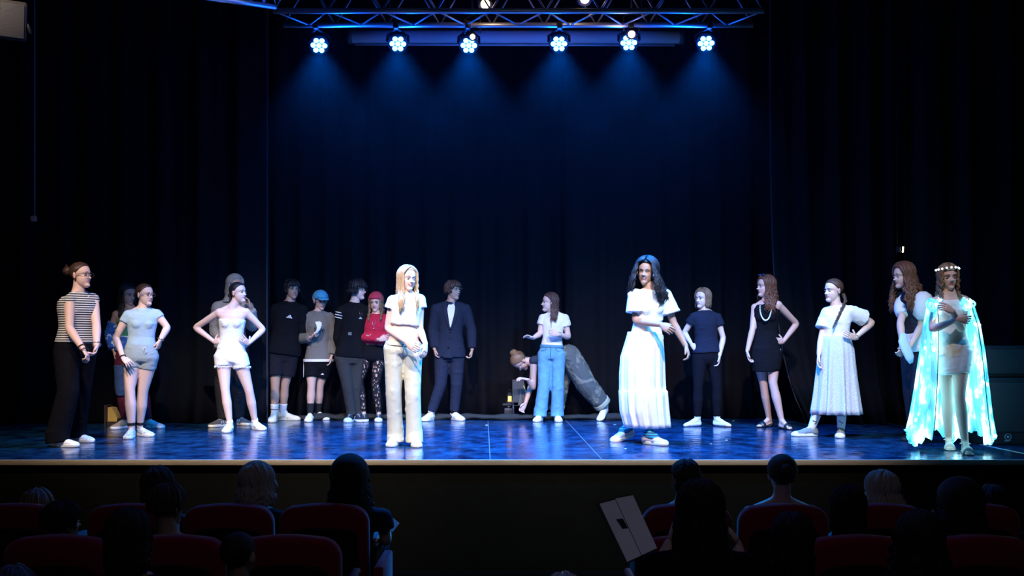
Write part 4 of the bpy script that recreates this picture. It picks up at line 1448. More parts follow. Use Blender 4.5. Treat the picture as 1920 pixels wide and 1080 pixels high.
# 4 ---- strapless top -----------------------------------------------------------
sk, p = start(dict(head=(447, 549), look=(66, -2, 0), hs=.93, neck=(436, 580), pelvis=(433, 668), ys=8, yh=5, H=1.50, bust=1, sa=(411, 586), sb=(462, 586),
                   ea=(366, 614, .10), wa=(402, 641, -.02), ta=(425, 635, -.10), eb=(494, 618, .10), wb=(465, 645, -.02), tb=(453, 633, -.10),
                   ka=(422, 730), kb=(467, 732), feet=((428, 810, 2), (484, 806, 42)), pna=(.2, .9, -.1), pnb=(-.2, .9, -.1), curla=(12, 20, 12), curlb=(12, 20, 12), thumba=70, thumbb=70),
              'person in a white strapless top and white frayed shorts with both hands on hips')
body(sk, p, mats_for(SK3))
hair(sk, p, H_BK, dict(th=.008, line=.066), extra=lambda g: (bun(g, sk['HM'], (0, .108, -.025), .022), [g.tube([sk['HM'] @ V((0, .10, -.03)), sk['HM'] @ V((.01 * i - .015, .10, -.07)), sk['HM'] @ V((.01 * i - .015, .085 + .004 * i, -.12))], [.014, .013, .004], 7) for i in range(4)]))
shirt(sk, p, WHITE2, name='strapless_top', hem=.14, top=.79, off=.010, shoulder=False, wr=(.004, 60), hemflare=.006)
trousers(sk, p, WHITE, name='shorts', top=.22, end=.32, rf=[(0, .103), (.32, .098)], crotch=-.155, off=.014, wr=(.006, 34))
g = G(); rs = random.Random(5)
for s in 'ab':
    c = limb_pt(sk, s, .29, True)
    for j in range(48):
        a = 2 * math.pi * j / 48; q = c + V((math.cos(a) * .091, math.sin(a) * .091, rs.uniform(-.004, .004)))
        g.tube([q, q + V((rs.uniform(-.006, .006), 0, -.014 - .012 * rs.random()))], [.004, .0015], 5)
tag(build('frayed_hem', g, WHITE, p), None)
for s in 'ab':
    shoe(sk, p, s, LEATH, RUB, lace=WHITE, accent=mat('silver_grey', (.5, .5, .5)))
    sock(sk, p, SOCKW, s, 1.93)

# 6 ---- boy in black -------------------------------------------------------------
sk, p = start(dict(head=(548, 543), look=(32, 3, 0), hs=.98, neck=(543, 570), pelvis=(530, 662), ys=14, yh=18, H=1.66, wd=1.05, sa=(518, 581), sb=(567, 583),
                   ea=(505, 625, .06), wa=(515, 652, .16), eb=(567, 630, .08), wb=(550, 655, .18), ka=(516, 722), kb=(534, 722),
                   feet=((512, 791, 2), (541, 788, 78)), leg=1.0),
              'person in an oversized black t-shirt and shorts with cream high-top shoes')
body(sk, p, mats_for(SK2))
hair(sk, p, H_BK, dict(th=.018, line=.052), [dict(n=46, length=.03, az0=0, az1=360, r=.012, wave=.006, seed=61, top=5)])
shirt(sk, p, BLACK, name='t_shirt', hem=-.02, sleeve=.85, off=.022, sr=.030, sflare=.020, hemflare=.02, wr=(.005, 26), wm=1.08)
bar_mark(p, front_frame(sk, .72, .012, .040), .060, cloth('print_white', (.8, .8, .8)))
trousers(sk, p, cloth('black_shorts', (.012, .012, .018)), name='shorts', top=.2, end=.70, rf=[(0, .105), (.7, .098)], off=.012)
for s in 'ab':
    shoe(sk, p, s, CREAM, RUBY, lace=CREAM, hi=.05)
    sock(sk, p, SOCKW, s, 1.66, off=.007)
# patterned ankle strap on the picture-left leg
g = G(); limb(g, sk, 'a', 1.68, 1.86, [(0, .05), (1.6, .046), (2, .043)], leg=True, steps=4)
tag(build('patterned_sock', g, speckle('sock_print', (.10, .13, .17), (.55, .68, .75), 60, .28), p), 'sock with a dark badge pattern')

# 7 ---- cap boy --------------------------------------------------------------------
sk, p = start(dict(head=(601, 564), look=(30, 12, 0), hs=.93, neck=(597, 588), pelvis=(597, 678), ys=10, H=1.52, sa=(578, 594), sb=(618, 596),
                   ea=(563, 636, -.02), wa=(583, 633, -.17), ta=(592, 622, -.20), eb=(627, 640, .02), wb=(622, 667, -.03), tb=(619, 684, -.03), ka=(584, 722), kb=(600, 722),
                   feet=((580, 790, 3), (603, 787, 48)), pna=(.8, -.1, .1), curla=(60, 60, 40)),
              'person in a blue baseball cap, grey sweatshirt and black shorts holding white sheets')
body(sk, p, mats_for(SK1))
hair(sk, p, H_DK, dict(th=.008, line=.055))
SW = cloth('grey_sweat', (.17, .165, .15), bscale=50)
shirt(sk, p, SW, name='sweatshirt', hem=.05, sleeve=1.92, off=.020, sr=.022, sflare=.004, wr=(.005, 28), cuff=False)
g = G(); torso_rings(g, sk, .0, .055, .034, wm=1.0); build('hem_band', g, WHITE, p)
Mf = front_frame(sk, .66, -.035, .036)
g = G(); g.tube([Mf @ V(q) for q in ((.012, .022, .004), (-.006, .026, .004), (-.010, .012, .004), (.006, .004, .004), (.008, -.010, .004), (-.012, -.014, .004))], .0035, 6)
for dx in (.075, .098):
    g.tube([Mf @ V(q) for q in ((dx - .012, -.014, .002), (dx, .024, .000), (dx + .010, -.014, -.004))], .0035, 6)
build('lettering', g, cloth('print_dark', (.04, .04, .05)), p)
trousers(sk, p, BLACK, name='shorts', top=.15, end=.66, rf=[(0, .100), (.66, .088)], off=.010)
g = G()
for q in range(8):
    pass
g.tube([limb_pt(sk, 'a', u, True) + V((-.084 - .004 * u, -.030, 0)) for u in (.0, .2, .45, .66)], (.004, .012), 6, ref=(1, 0, 0)); build('side_stripe', g, WHITE, p)
bar_mark(p, Matrix.Translation(limb_pt(sk, 'b', .55, True) + V((.02, -.096, 0))) @ Matrix.Rotation(math.radians(90), 4, 'X') @ Matrix.Diagonal((1, 1, 1, 1)), .032, cloth('print_white', (0, 0, 0)))
for s in 'ab':
    shoe(sk, p, s, LEATH if s == 'a' else CREAM, RUB, lace=LEATH, accent=mat('silver_grey', (0, 0, 0)))
    sock(sk, p, SOCKB, s, 1.62, off=.006)
g = G(); M = sk['HM']
hair_cap(g, M, th=.022, line=.045, nape=.02, side=-.02, hat=True)
cap_o = build('cap', g, mat('cap_white', (.66, .68, .70), rough=.8), p)
g = G(); n = 16; rr = []
D = DIRS; Pp = D * (head_r(D) + .024)[:, None]
for f in HFACES:
    c_ = Pp[list(f)].mean(0)
    if c_[2] > .040 and c_[1] < .018:
        i0 = len(g.v); g.v.extend([tuple(M @ V(Pp[i])) for i in f]); g.f.append(tuple(range(i0, i0 + len(f)))); g.m.append(0)
build('cap_front', g, mat('cap_blue', (.06, .33, .55), rough=.8), cap_o)
g = G(); rr = []
for s in (-1, 1):
    pass
vs = []; top = []; bot = []
for j in range(17):
    a = math.pi * j / 16
    top.append((math.cos(a) * .068, -.082 - .078 * math.sin(a), .052 - .012 * math.sin(a) - .012 * math.cos(a) ** 2))
inn = [(math.cos(math.pi * j / 16) * .070, -.050 - .030 * math.sin(math.pi * j / 16), .060) for j in range(17)]
for z in (0, -.004):
    vs += [M @ V((q[0], q[1], q[2] + z)) for q in inn] + [M @ V((q[0], q[1], q[2] + z)) for q in top]
fs = []
for j in range(16):
    fs.append((j, j + 1, 18 + j, 17 + j)); fs.append((34 + j, 51 + j, 52 + j, 35 + j)); fs.append((17 + j, 18 + j, 52 + j, 51 + j)); fs.append((j, 34 + j, 35 + j, j + 1))
g.add(vs, fs); build('brim', g, mat('cap_blue', (0, 0, 0)), cap_o)
g = G(); g.tube([M @ V((-.073, -.02, .02)), M @ V((-.085, .02, .03)), M @ V((-.05, .085, .03)), M @ V((0, .115, .03)), M @ V((.05, .085, .03)), M @ V((.085, .02, .03)), M @ V((.073, -.02, .02))], .001, 5)
glasses(sk, p, mat('silver', (0, 0, 0)))
# sheets in his hand
hp = sk['Wa']; c = at(592, 621, hp.y - .06)
t = empty('folded_sheets', c, 'white folded sheets held up by the person in the blue cap', 'paper')
for i in range(4):
    g = G(); w = .055; h = .105; a = math.radians(-24 + 6 * i)
    Mq = Matrix.Translation(c + V((.004 * i, -.006 * i, 0))) @ Matrix.Rotation(-a * .9, 4, 'Y') @ Matrix.Rotation(.15 * i, 4, 'Z')
    rr = []
    for q in range(7):
        u = q / 6; rr.append([V((x * w * (.35 + .65 * u ** .7) + .02 * math.sin(u * 3), yy + .012 * math.sin(u * 4 + i), -.03 + (h + .03) * u + .010 * (x > 0))) for x, yy in ((-.5, 0), (.5, 0), (.5, .002), (-.5, .002))])
    g.rings(rr, 0, True, Mq)
    build('sheet', g, mat('paper', (.82, .84, .86), rough=.6), t, smooth=False)

# 8 ---- dark track jacket ------------------------------------------------------------
sk, p = start(dict(head=(671, 543), look=(68, 4, 0), hs=1.0, neck=(664, 572), pelvis=(657, 668), ys=30, yh=20, H=1.66, sa=(642, 584), sb=(686, 584),
                   ea=(634, 632, .02), wa=(645, 662, .10), eb=(688, 634, .10), wb=(678, 660, .12), ka=(652, 726), kb=(668, 724),
                   feet=((656, 791, -5), (672, 790, 20)), nohanda=1, nohandb=1),
              'person in a black track jacket with white shoulder stripes, glasses and grey trousers')
body(sk, p, mats_for(SK3))
hair(sk, p, H_BK, dict(th=.020, line=.050), [dict(n=70, length=.045, az0=0, az1=360, r=.012, wave=.008, seed=81, top=5, flare=.012)])
shirt(sk, p, BLACK2, name='track_jacket', hem=-.02, sleeve=1.95, off=.028, sr=.026, sflare=.006, wr=(.005, 26))
g = G()
for q in range(3):
    c = limb_pt(sk, 'a', .06 + .10 * q); ax = (sk['Ea'] - sk['Sa']).normalized(); A_ = rgt(0) - ax * ax.dot(rgt(0)); A_.normalize(); B_ = V((0, -1, 0))
    g.tube([c + (A_ * math.cos(a) + B_ * math.sin(a)) * .074 for a in [math.pi * (.0 + 1.0 * j / 12) for j in range(13)]], (.0055, .004), 6, ref=tuple(ax))
tag(build('shoulder_stripe', g, WHITE, p), 'white shoulder stripes')
g = G(); c = limb_pt(sk, 'a', .95)
Mf = front_frame(sk, .42, -.055, .034)
for q in range(3): g.box((0, .012 * q, .004), (.040, .006, .003), M=Mf)
build('chest_mark', g, cloth('print_grey', (.45, .44, .36)), p)
g = G(); Mf = front_frame(sk, .80, .045, .036); g.tube([Mf @ V(q) for q in ((-.02, .07, -.02), (-.012, .02, .004), (0, -.02, .006), (.012, .02, .004), (.02, .07, -.02))], .0015, 5); g.ell((0, -.024, .008), (.006, .008, .003), M=Mf); build('necklace', g, METAL, p)
bar_mark(p, front_frame(sk, .74, .045, .033), .034, cloth('print_white', (0, 0, 0)))
trousers(sk, p, cloth('grey_track', (.048, .044, .038)), end=2.02, rf=[(0, .098), (1, .064), (2, .056)], crotch=-.17)
for s in 'ab': shoe(sk, p, s, mat('black_suede', (.02, .02, .022), rough=.8), RUB, lace=WHITE, toecap=RUB if s == 'a' else None, accent=mat('silver_grey', (0, 0, 0)) if s == 'b' else None)
glasses(sk, p, GLASSF)

# 9 ---- red headscarf ----------------------------------------------------------------
sk, p = start(dict(head=(705, 567), look=(-8, 10, 0), hs=.93, neck=(706, 593), pelvis=(700, 664), ys=-4, H=1.46, sa=(684, 600), sb=(727, 600),
                   ea=(676, 632, -.02), wa=(712, 637, -.19), ta=(728, 632, -.20), eb=(735, 632, -.02), wb=(700, 636, -.14), tb=(686, 633, -.12), ka=(673, 714), kb=(704, 720),
                   feet=((683, 790, 12), (710, 790, 5)), pna=(0, 1, 0), pnb=(0, 1, 0), leg=.92),
              'person with a red headscarf, red jumper and lace tights, arms folded')
body(sk, p, mats_for(SK1))
RED = cloth('red_knit', (.42, .018, .05), bscale=60)
hair(sk, p, H_LB, dict(th=.010, line=.050), [dict(n=44, length=.22, az0=58, az1=302, r=.009, wave=.010, seed=91)])
g = G(); hair_cap(g, sk['HM'], th=.022, line=.040, nape=.00, side=-.03, hat=True)
M = sk['HM']; g.ell((0, .105, .0), (.022, .018, .020), M=M); g.tube([M @ V((0, .11, 0)), M @ V((-.04, .12, -.05)), M @ V((-.06, .11, -.13))], [(.012, .006), (.022, .005), (.014, .004)], 8)
build('headscarf', g, cloth('red_scarf', (.40, .04, .075), bscale=20), p, wr=(.0015, 90))
shirt(sk, p, RED, name='jumper', hem=.26, sleeve=1.9, off=.018, sr=.024, sflare=-.010, wr=(.005, 34))
g = G(); Mf = front_frame(sk, .8, 0, .03); g.tube([Mf @ V(q) for q in ((-.03, .06, -.01), (-.015, .0, .004), (.004, -.05, .006), (.012, 0, .004), (.03, .06, -.01))], .0015, 5); g.ell((.004, -.055, .008), (.006, .006, .003), M=Mf); build('necklace', g, METAL, p)
trousers(sk, p, BLACK, name='shorts', top=.25, end=.16, rf=[(0, .098), (.2, .100)], off=.010)
g = G()
for s in 'ab': limb(g, sk, s, .05, 1.98, [(u, r * sk['k'] * .92 + .010) for u, r in LEG], leg=True, steps=20, n=20)
build('lace_tights', g, lace('black_lace'), p)
for s in 'ab': shoe(sk, p, s, mat('black_suede', (0, 0, 0)), RUB, lace=WHITE, toecap=RUB if s == 'b' else None)

# 11 --- suit ---------------------------------------------------------------------------
sk, p = start(dict(head=(850, 545), look=(48, 0, 4), hs=.98, neck=(846, 571), pelvis=(843, 664), ys=6, yh=0, H=1.62, sw=.32, sa=(818, 580), sb=(873, 580), smile=.6,
                   ea=(811, 618, .0), wa=(815, 656, -.06), ta=(818, 672, -.08), eb=(884, 618, .02), wb=(885, 657, -.02), tb=(883, 672, -.04), ka=(826, 722), kb=(856, 722),
                   feet=((803, 789, -22), (857, 788, 32)), curla=(45, 50, 30), curlb=(45, 50, 30)),
              'person in a dark navy suit over an open white shirt with white trainers')
body(sk, p, mats_for(SK2))
hair(sk, p, hairm('hair_chestnut', (.09, .042, .026)), dict(th=.016, line=.056), [dict(n=60, length=.03, az0=0, az1=360, r=.012, wave=.008, seed=111, top=5)])
NAVY = cloth('navy_wool', (.014, .020, .040), bscale=50); NAVY2 = cloth('navy_trouser', (.018, .024, .044), bscale=50)
shirt(sk, p, WHITE, name='dress_shirt', hem=.1, sleeve=.0, off=.014, wr=(.003, 30))
o = shirt(sk, p, NAVY, name='suit_jacket', hem=-.06, sleeve=1.90, off=.026, sr=.024, sflare=.002, wr=(.003, 24), hemflare=.012)
# shirt front seen between the lapels, tailored onto the jacket's front
def wedge(sk, pts, m, parent, name, off, lift=.0, thick=.004):
    g = G()
    poly = []
    for t, x in pts: poly.append(front_frame(sk, t, x, off, lift))
    a = [M_.translation for M_ in poly]; f = sk['r'].cross(sk['up'])
    g.add([q for q in a] + [q + f * thick for q in a], [tuple(range(len(a)))[::-1], tuple(range(len(a), 2 * len(a)))] + [(i, (i + 1) % len(a), len(a) + (i + 1) % len(a), len(a) + i) for i in range(len(a))])
    return build(name, g, m, parent, smooth=False)
strip(sk, [(.995, -.034, .034), (.9, -.050, .045), (.74, -.036, .030), (.54, -.004, .004)], WHITE, p, 'shirt_front', .034)
strip(sk, [(.985, -.078, -.044), (.9, -.092, -.046), (.82, -.086, -.040), (.50, -.012, .000)], NAVY2, p, 'lapel', .039)
strip(sk, [(.985, .044, .078), (.9, .040, .086), (.82, .036, .080), (.50, .000, .012)], NAVY2, p, 'lapel', .039)
strip(sk, [(.10, -.014, .002), (.02, -.040, .022), (-.07, -.070, .045)], NAVY2, p, 'jacket_opening', .040)
g = G()
for t_ in (.44, .32): g.ell(front_frame(sk, t_, .0, .034).translation, (.007, .004, .007))
g.ell(front_frame(sk, .13, -.012, .034).translation, (.010, .004, .014)); build('button', g, BLACK, p)
g = G()
for x in (-.095, .085): g.box((0, 0, .003), (.085, .016, .004), M=front_frame(sk, .14, x, .026))
build('pocket_flap', g, NAVY2, p)
trousers(sk, p, NAVY2, end=1.93, rf=[(0, .100), (1, .069), (1.7, .060), (2, .057)], crotch=-.17, wr=(.005, 26))
for s in 'ab':
    shoe(sk, p, s, LEATH, RUB, lace=WHITE, accent=mat('silver_grey', (0, 0, 0)))
    sock(sk, p, SOCKB if s == 'b' else SOCKW, s, 1.85, off=.010)

# 13 --- bending person ----------------------------------------------------------------
sk, p = start(dict(d=11.95, head=(975, 677), look=(-62, 78, 0), hs=1.0, neck=(1006, 680), pelvis=(1064, 664), ys=-82, yh=-80, H=1.62,
                   sa=(1003, 676, .0), sb=(1000, 676), ea=(996, 722, .06), wa=(985, 757, .02), ta=(978, 768, .0), eb=(1000, 728, -.04), wb=(990, 712, -.16), tb=(978, 709, -.18),
                   ka=(1048, 724, .0), kb=(1100, 722, -.0), feet=((1030, 786, -70), (1131, 788, -25, .06)), pna=(.4, -.8, 0), pnb=(0, .2, -1), curla=(30, 30, 20)),
              'person bending far forward in baggy faded trousers, hair in a bun, reaching for the floor')
body(sk, p, mats_for(SK1))
hair(sk, p, H_LB, dict(th=.010, line=.060), extra=lambda g: bun(g, sk['HM'], (0, .070, .095), .036))
shirt(sk, p, cloth('dark_vest', (.03, .035, .05)), name='vest', hem=.05, sleeve=0, off=.010)
trousers(sk, p, blotch('acid_denim', (.095, .105, .095), (.22, .22, .17), 9, .5), end=1.86, rf=[(0, .125), (.6, .130), (1, .120), (1.5, .112), (2, .090)], off=.020, wr=(.009, 22))
g = G()
for s in 'ab': limb(g, sk, s, 1.72, 1.88, [(0, .1), (1.5, .112), (2, .104)], leg=True, steps=3, n=18)
build('turned_cuff', g, cloth('cuff_denim', (.42, .42, .30)), p, wr=(.003, 30))
for s in 'ab': shoe(sk, p, s, LEATH, RUBB, lace=WHITE); sock(sk, p, SOCKW, s, 1.86)
g = G(); M = sk['HM']; g.tube([M @ V((-.079, .0, -.045)), M @ V((-.081, 0, -.06))], .004, 6); build('earring', g, METAL, p)

# 12 --- white tee, blue jeans -------------------------------------------------------------
sk, p = start(dict(head=(1030, 567), look=(-74, 0, 0), hs=.93, neck=(1038, 590), pelvis=(1034, 664), ys=-8, H=1.46, sa=(1018, 597), sb=(1059, 597),
                   ea=(1012, 626, .0), wa=(999, 634, -.16), ta=(984, 629, -.22), eb=(1066, 632, .0), wb=(1047, 627, -.18), ta_=0, tb=(1027, 622, -.22), ka=(1020, 722), kb=(1046, 722),
                   feet=((1010, 790, -18), (1046, 790, 4)), pna=(.2, -.3, -1), pnb=(0, 1, 0), spreada=9, curla=(8, 12, 8), curlb=(25, 30, 20), arm=1.05),
              'person in a white t-shirt and light blue jeans, looking left')
body(sk, p, mats_for(SK3))
hair(sk, p, hairm('hair_mid_brown', (.085, .045, .035)), dict(th=.012, line=.062), [dict(n=70, length=.22, az0=95, az1=265, r=.010, wave=.006, seed=121), dict(n=3, length=.30, az0=84, az1=94, r=.0045, wave=.006, seed=5)])
shirt(sk, p, WHITE, name='t_shirt', hem=.20, sleeve=.42, off=.010, sr=.012, wr=(.003, 32))
JEAN = cloth('light_denim', (.13, .33, .46), bscale=18, var=.25)
trousers(sk, p, JEAN, name='jeans', top=.22, end=2.03, rf=[(0, .100), (.6, .086), (1, .080), (2, .084)], crotch=-.16, off=.010, wr=(.0055, 30))
g = G(); torso_rings(g, sk, .17, .235, .017); build('waistband', g, cloth('denim_band', (.09, .24, .36)), p)
g = G(); g.tube([front_frame(sk, t_, .0, .016).translation + V((0, 0, 0)) for t_ in (.18, .05, -.08)], .003, 6)
for x in (-.06, .06): g.tube([front_frame(sk, t_, x * xs, .016).translation for t_, xs in ((.17, .8), (.10, 1.1), (.06, 1.9))], .0025, 6)
build('seam', g, cloth('denim_dark', (.05, .13, .22)), p)
for s in 'ab': shoe(sk, p, s, LEATH, RUB, lace=None)
bracelet(sk, p, METAL, 'b', 1.92)

# 10 --- blonde, white ---------------------------------------------------------------------
sk, p = start(dict(head=(764, 523), look=(33, 4, 5), hs=.96, neck=(763, 556), pelvis=(756, 652), ys=12, yh=6, H=1.57, smile=1.0, sa=(737, 565), sb=(787, 563),
                   ea=(727, 616, .0), wa=(763, 642, -.20), ta=(780, 655, -.24), eb=(787, 617, .02), wb=(798, 645, -.10), tb=(795, 673, -.16), ka=(738, 738), kb=(774, 738),
                   feet=((738, 836, -8), (779, 837, 14)), pna=(.2, .9, 0), pnb=(-.8, .5, 0), curla=(18, 25, 20), curlb=(15, 20, 15), leg=.98),
              'person with long blonde hair, cropped white top and wide pale jeans')
body(sk, p, mats_for(SK3, brow=H_LB))
hair(sk, p, H_BL, dict(th=.010, line=.062), [dict(n=110, length=.33, az0=54, az1=306, r=.0095, wave=.006, seed=101, drop_front=.95)])
shirt(sk, p, WHITE, name='crop_top', hem=.44, sleeve=.26, off=.010, sr=.014, sflare=.016, wr=(.003, 30), hemflare=.010)
PALE = cloth('pale_denim', (.62, .62, .48), bscale=12, var=.10)
trousers(sk, p, PALE, name='jeans', top=.10, end=2.06, rf=[(0, .098), (.5, .082), (1, .073), (1.6, .072), (2, .078)], crotch=-.16, off=.010, wr=(.005, 22))
g = G(); torso_rings(g, sk, .035, .115, .016); build('waistband', g, PALE, p)
g = G()
g.tube([front_frame(sk, t_, .0, .016).translation for t_ in (.08, -.05, -.14)], .003, 6); build('seam', g, cloth('pale_seam', (.40, .40, .30)), p)
for s in 'ab': shoe(sk, p, s, cloth('cream_canvas', (.72, .68, .52)), RUB)
# tongue of blue undergarment shown above the waistband is light only; small button
g = G(); g.ell(front_frame(sk, .075, 0, .020).translation, (.008, .004, .008)); build('button', g, METAL, p)

# 15 --- black tee and leggings -----------------------------------------------------------
sk, p = start(dict(head=(1317, 560), look=(-48, 2, 0), hs=.93, neck=(1322, 586), pelvis=(1325, 668), ys=5, H=1.46, sa=(1301, 595), sb=(1345, 596),
                   ea=(1283, 624, .04), wa=(1297, 646, -.02), ta=(1308, 656, -.06), eb=(1356, 634, .0), wb=(1349, 668, -.06), tb=(1345, 692, -.06), ka=(1309, 725), kb=(1344, 725),
                   feet=((1298, 800, -68), (1354, 800, 48)), pna=(.2, .9, 0), arm=1.0),
              'person in a black t-shirt, black leggings and white socks with one hand on hip')
body(sk, p, mats_for(SK3, brow=H_BR))
hair(sk, p, H_LB, dict(th=.009, line=.066), [dict(n=64, length=.10, az0=68, az1=292, r=.010, wave=.003, seed=151, jitter=.12)])
shirt(sk, p, cloth('navy_tee', (.011, .015, .030)), name='t_shirt', hem=.08, sleeve=.40, off=.014, sr=.014, wr=(.004, 30), hemflare=.012)
trousers(sk, p, cloth('black_jersey', (.006, .006, .009), spec=.08), name='leggings', end=1.92, rf=TIGHT(.010), off=.010, wr=(.001, 40))
for s in 'ab': sock(sk, p, SOCKW, s, 1.80, off=.006, foot=True)

# 16 --- black dress --------------------------------------------------------------------------
sk, p = start(dict(head=(1435, 537), look=(-72, 2, 0), hs=.98, neck=(1438, 568), pelvis=(1436, 658), ys=-22, yh=-10, H=1.57, sa=(1416, 577), sb=(1459, 572), bust=1,
                   ea=(1411, 618, -.02), wa=(1401, 659, -.06), ta=(1406, 684, -.06), eb=(1494, 607, .06), wb=(1468, 641, -.04), tb=(1441, 636, -.12), ka=(1431, 716, .0), kb=(1449, 718, .02),
                   feet=((1434, 801, -55), (1473, 805, 18)), pnb=(-.1, .9, 0), curlb=(10, 15, 10), thumbb=60, leg=.95),
              'person in a sleeveless black dress with long wavy brown hair and a white bead necklace')
body(sk, p, mats_for(SK1))
hair(sk, p, H_RB, dict(th=.014, line=.056), [dict(n=80, length=.30, az0=62, az1=298, r=.011, wave=.018, wf=3.2, seed=161, flare=.01)])
g = G(); up = sk['up']
torso_rings(g, sk, -.16, .95, .008); torso_rings(g, sk, .7, .965, .004)
for s in (-1, 1):
    cc = sk['pelvis'] + up * sk['L'] * .70 + sk['r'] * s * .055 + sk['r'].cross(up) * .064; g.ell(cc, (.054, .052, .056))
c0, c1 = sk['pelvis'] - V((0, 0, .0)), at(1436, 697, sk['d0'])
g.rings([[c + V((math.cos(q) * a, math.sin(q) * b, 0)) for q in [2 * math.pi * j / 28 for j in range(28)]] for c, a, b in ((c0 + V((0, 0, .04)), .160, .112), (c0.lerp(c1, .5), .164, .122), (c1, .146, .118))])
g.capsule(sk['neck'] - up * .04, sk['neck'] + up * .02, .062, .055)
for q_ in 'ab': limb(g, sk, q_, 0, .60, [(u, r + .012) for u, r in LEG], leg=True)
build('dress', g, BLACK, p, vox=.009, it=3, wr=(.0045, 60, (.7, .7, 1), 3))
g = G(); pts = []
for j in range(26):
    a = math.pi * j / 25; t_ = .93 - .30 * math.sin(a); x = -.06 * math.cos(a); pts.append(front_frame(sk, t_, x, .022, .030 * math.sin(a)).translation)
for q in pts: g.ell(q, (.0085, .0085, .0085), nu=8, nv=6)
build('bead_necklace', g, mat('beads', (.85, .85, .82), rough=.3), p)
g = G(); M = sk['HM']
for s in (-1, 1):
    pts = [M @ V((s * .034 + .022 * math.cos(a), -.040 + .01 * math.cos(a), .118 + .010 * math.sin(a))) for a in [2 * math.pi * j / 14 for j in range(15)]]; g.tube(pts, .003, 6)
    g.ell(V((s * .034, -.040, .117)), (.021, .014, .010), M=M)
build('sunglasses', g, mat('sunglass_dark', (.02, .04, .08), rough=.1, spec=.8), p)
def mule(sk, p, s, m, heel=.05):
    k = sk['k']; y = sk['y' + s]; f = fwd(y); r = rgt(y); gp = sk['g' + s]
    M = Matrix.Translation(gp) @ Matrix(((f.x, -r.x, 0, 0), (f.y, -r.y, 0, 0), (0, 0, 1, 0), (0, 0, 0, 1)))
    g = G(); rr = []
    for x, w, z in ((-.115, .026, heel), (-.06, .030, heel * .95), (0, .034, heel * .45), (.05, .040, .010), (.10, .034, .008), (.125, .015, .008)):
        rr.append([V((x, w * math.cos(a), z + .007 * math.sin(a))) for a in [2 * math.pi * j / 12 for j in range(12)]])
    g.rings(rr, 0, True, M)
    if heel > .02: g.rings([[V((-.09 + a * hx, b * hx, z)) for a, b in ((-1, -1), (1, -1), (1, 1), (-1, 1))] for z, hx in ((0, .018), (heel, .026))], 0, True, M)
    o = build('sandal', g, m, p)
    g = G(); rr = []
    for x, h in ((.025, .062), (.045, .058), (.075, .048)):
        rr.append([V((x, .046 * math.cos(a), .006 + h * max(0, math.sin(a)))) for a in [math.pi * j / 12 for j in range(13)]])
    g.rings(rr, 0, True, M); build('strap', g, m, o)
for s in 'ab': mule(sk, p, s, mat('black_patent', (.02, .02, .022), rough=.25, spec=.6), .035 if s == 'a' else .02)
g = G(); c = sk['Wa'] + (sk['Ta'] - sk['Wa']) * .72 + V((.012, -.02, 0)); g.ell(c, (.010, .008, .018)); build('ring', g, METAL, p)

# 17 --- white dress with plait -------------------------------------------------------------------
sk, p = start(dict(head=(1562, 545), look=(-66, 3, 0), hs=.97, neck=(1568, 578), pelvis=(1567, 660), ys=-20, yh=-20, H=1.52, sa=(1551, 587), sb=(1594, 584),
                   ea=(1540, 634, .0), wa=(1535, 667, -.06), ta=(1532, 687, -.06), eb=(1636, 605, .02), wb=(1603, 634, -.14), tb=(1575, 622, -.22), ka=(1548, 728), kb=(1580, 730),
                   feet=((1509, 818, -86), (1576, 820, -22)), pnb=(0, 1, .2), curlb=(10, 15, 10), thumbb=55),
              'person in a white blouse and glittering long skirt with a brown plait')
body(sk, p, mats_for(SK3, brow=H_BR))
def ex(g):
    M = sk['HM']; a = M @ V((.055, .075, -.04)); plait(g, [a, a + V((.005, -.05, -.06)), at(1573, 592, sk['d0'] - .11), at(1566, 606, sk['d0'] - .13)], .019, 7)
hair(sk, p, H_BR, dict(th=.009, line=.066), extra=ex)
shirt(sk, p, WHITE, name='blouse', hem=.20, sleeve=.62, off=.016, sr=.022, sflare=.030, wr=(.005, 28))
skirt(sk, p, speckle('glitter_tulle', (.52, .53, .58), (.95, .95, .98), 70, .22), [(630, 1541, 1593), (655, 1536, 1601), (700, 1531, 1606), (740, 1527, 1611), (776, 1522, 1616)], folds=11, amp=.040, depth=.95)
for s in 'ab':
    shoe(sk, p, s, mat('grey_canvas', (.20, .24, .26), rough=.85), RUB, lace=WHITE, toecap=RUB)
    sock(sk, p, SOCKW, s, 1.66, off=.008)
    g = G(); c = limb_pt(sk, s, 1.84, True) + fwd(sk['y' + s] + (80 if s == 'a' else 0)) * .040; g.tube([c + V((-.02, 0, .015)), c + V((.0, -.002, .004)), c + V((.022, -.004, .002)), c + V((.0, -.004, -.018))], .0035, 6); build('sock_motif', g, cloth('print_dark', (0, 0, 0)), p)
bracelet(sk, p, METAL, 'b', 1.93)

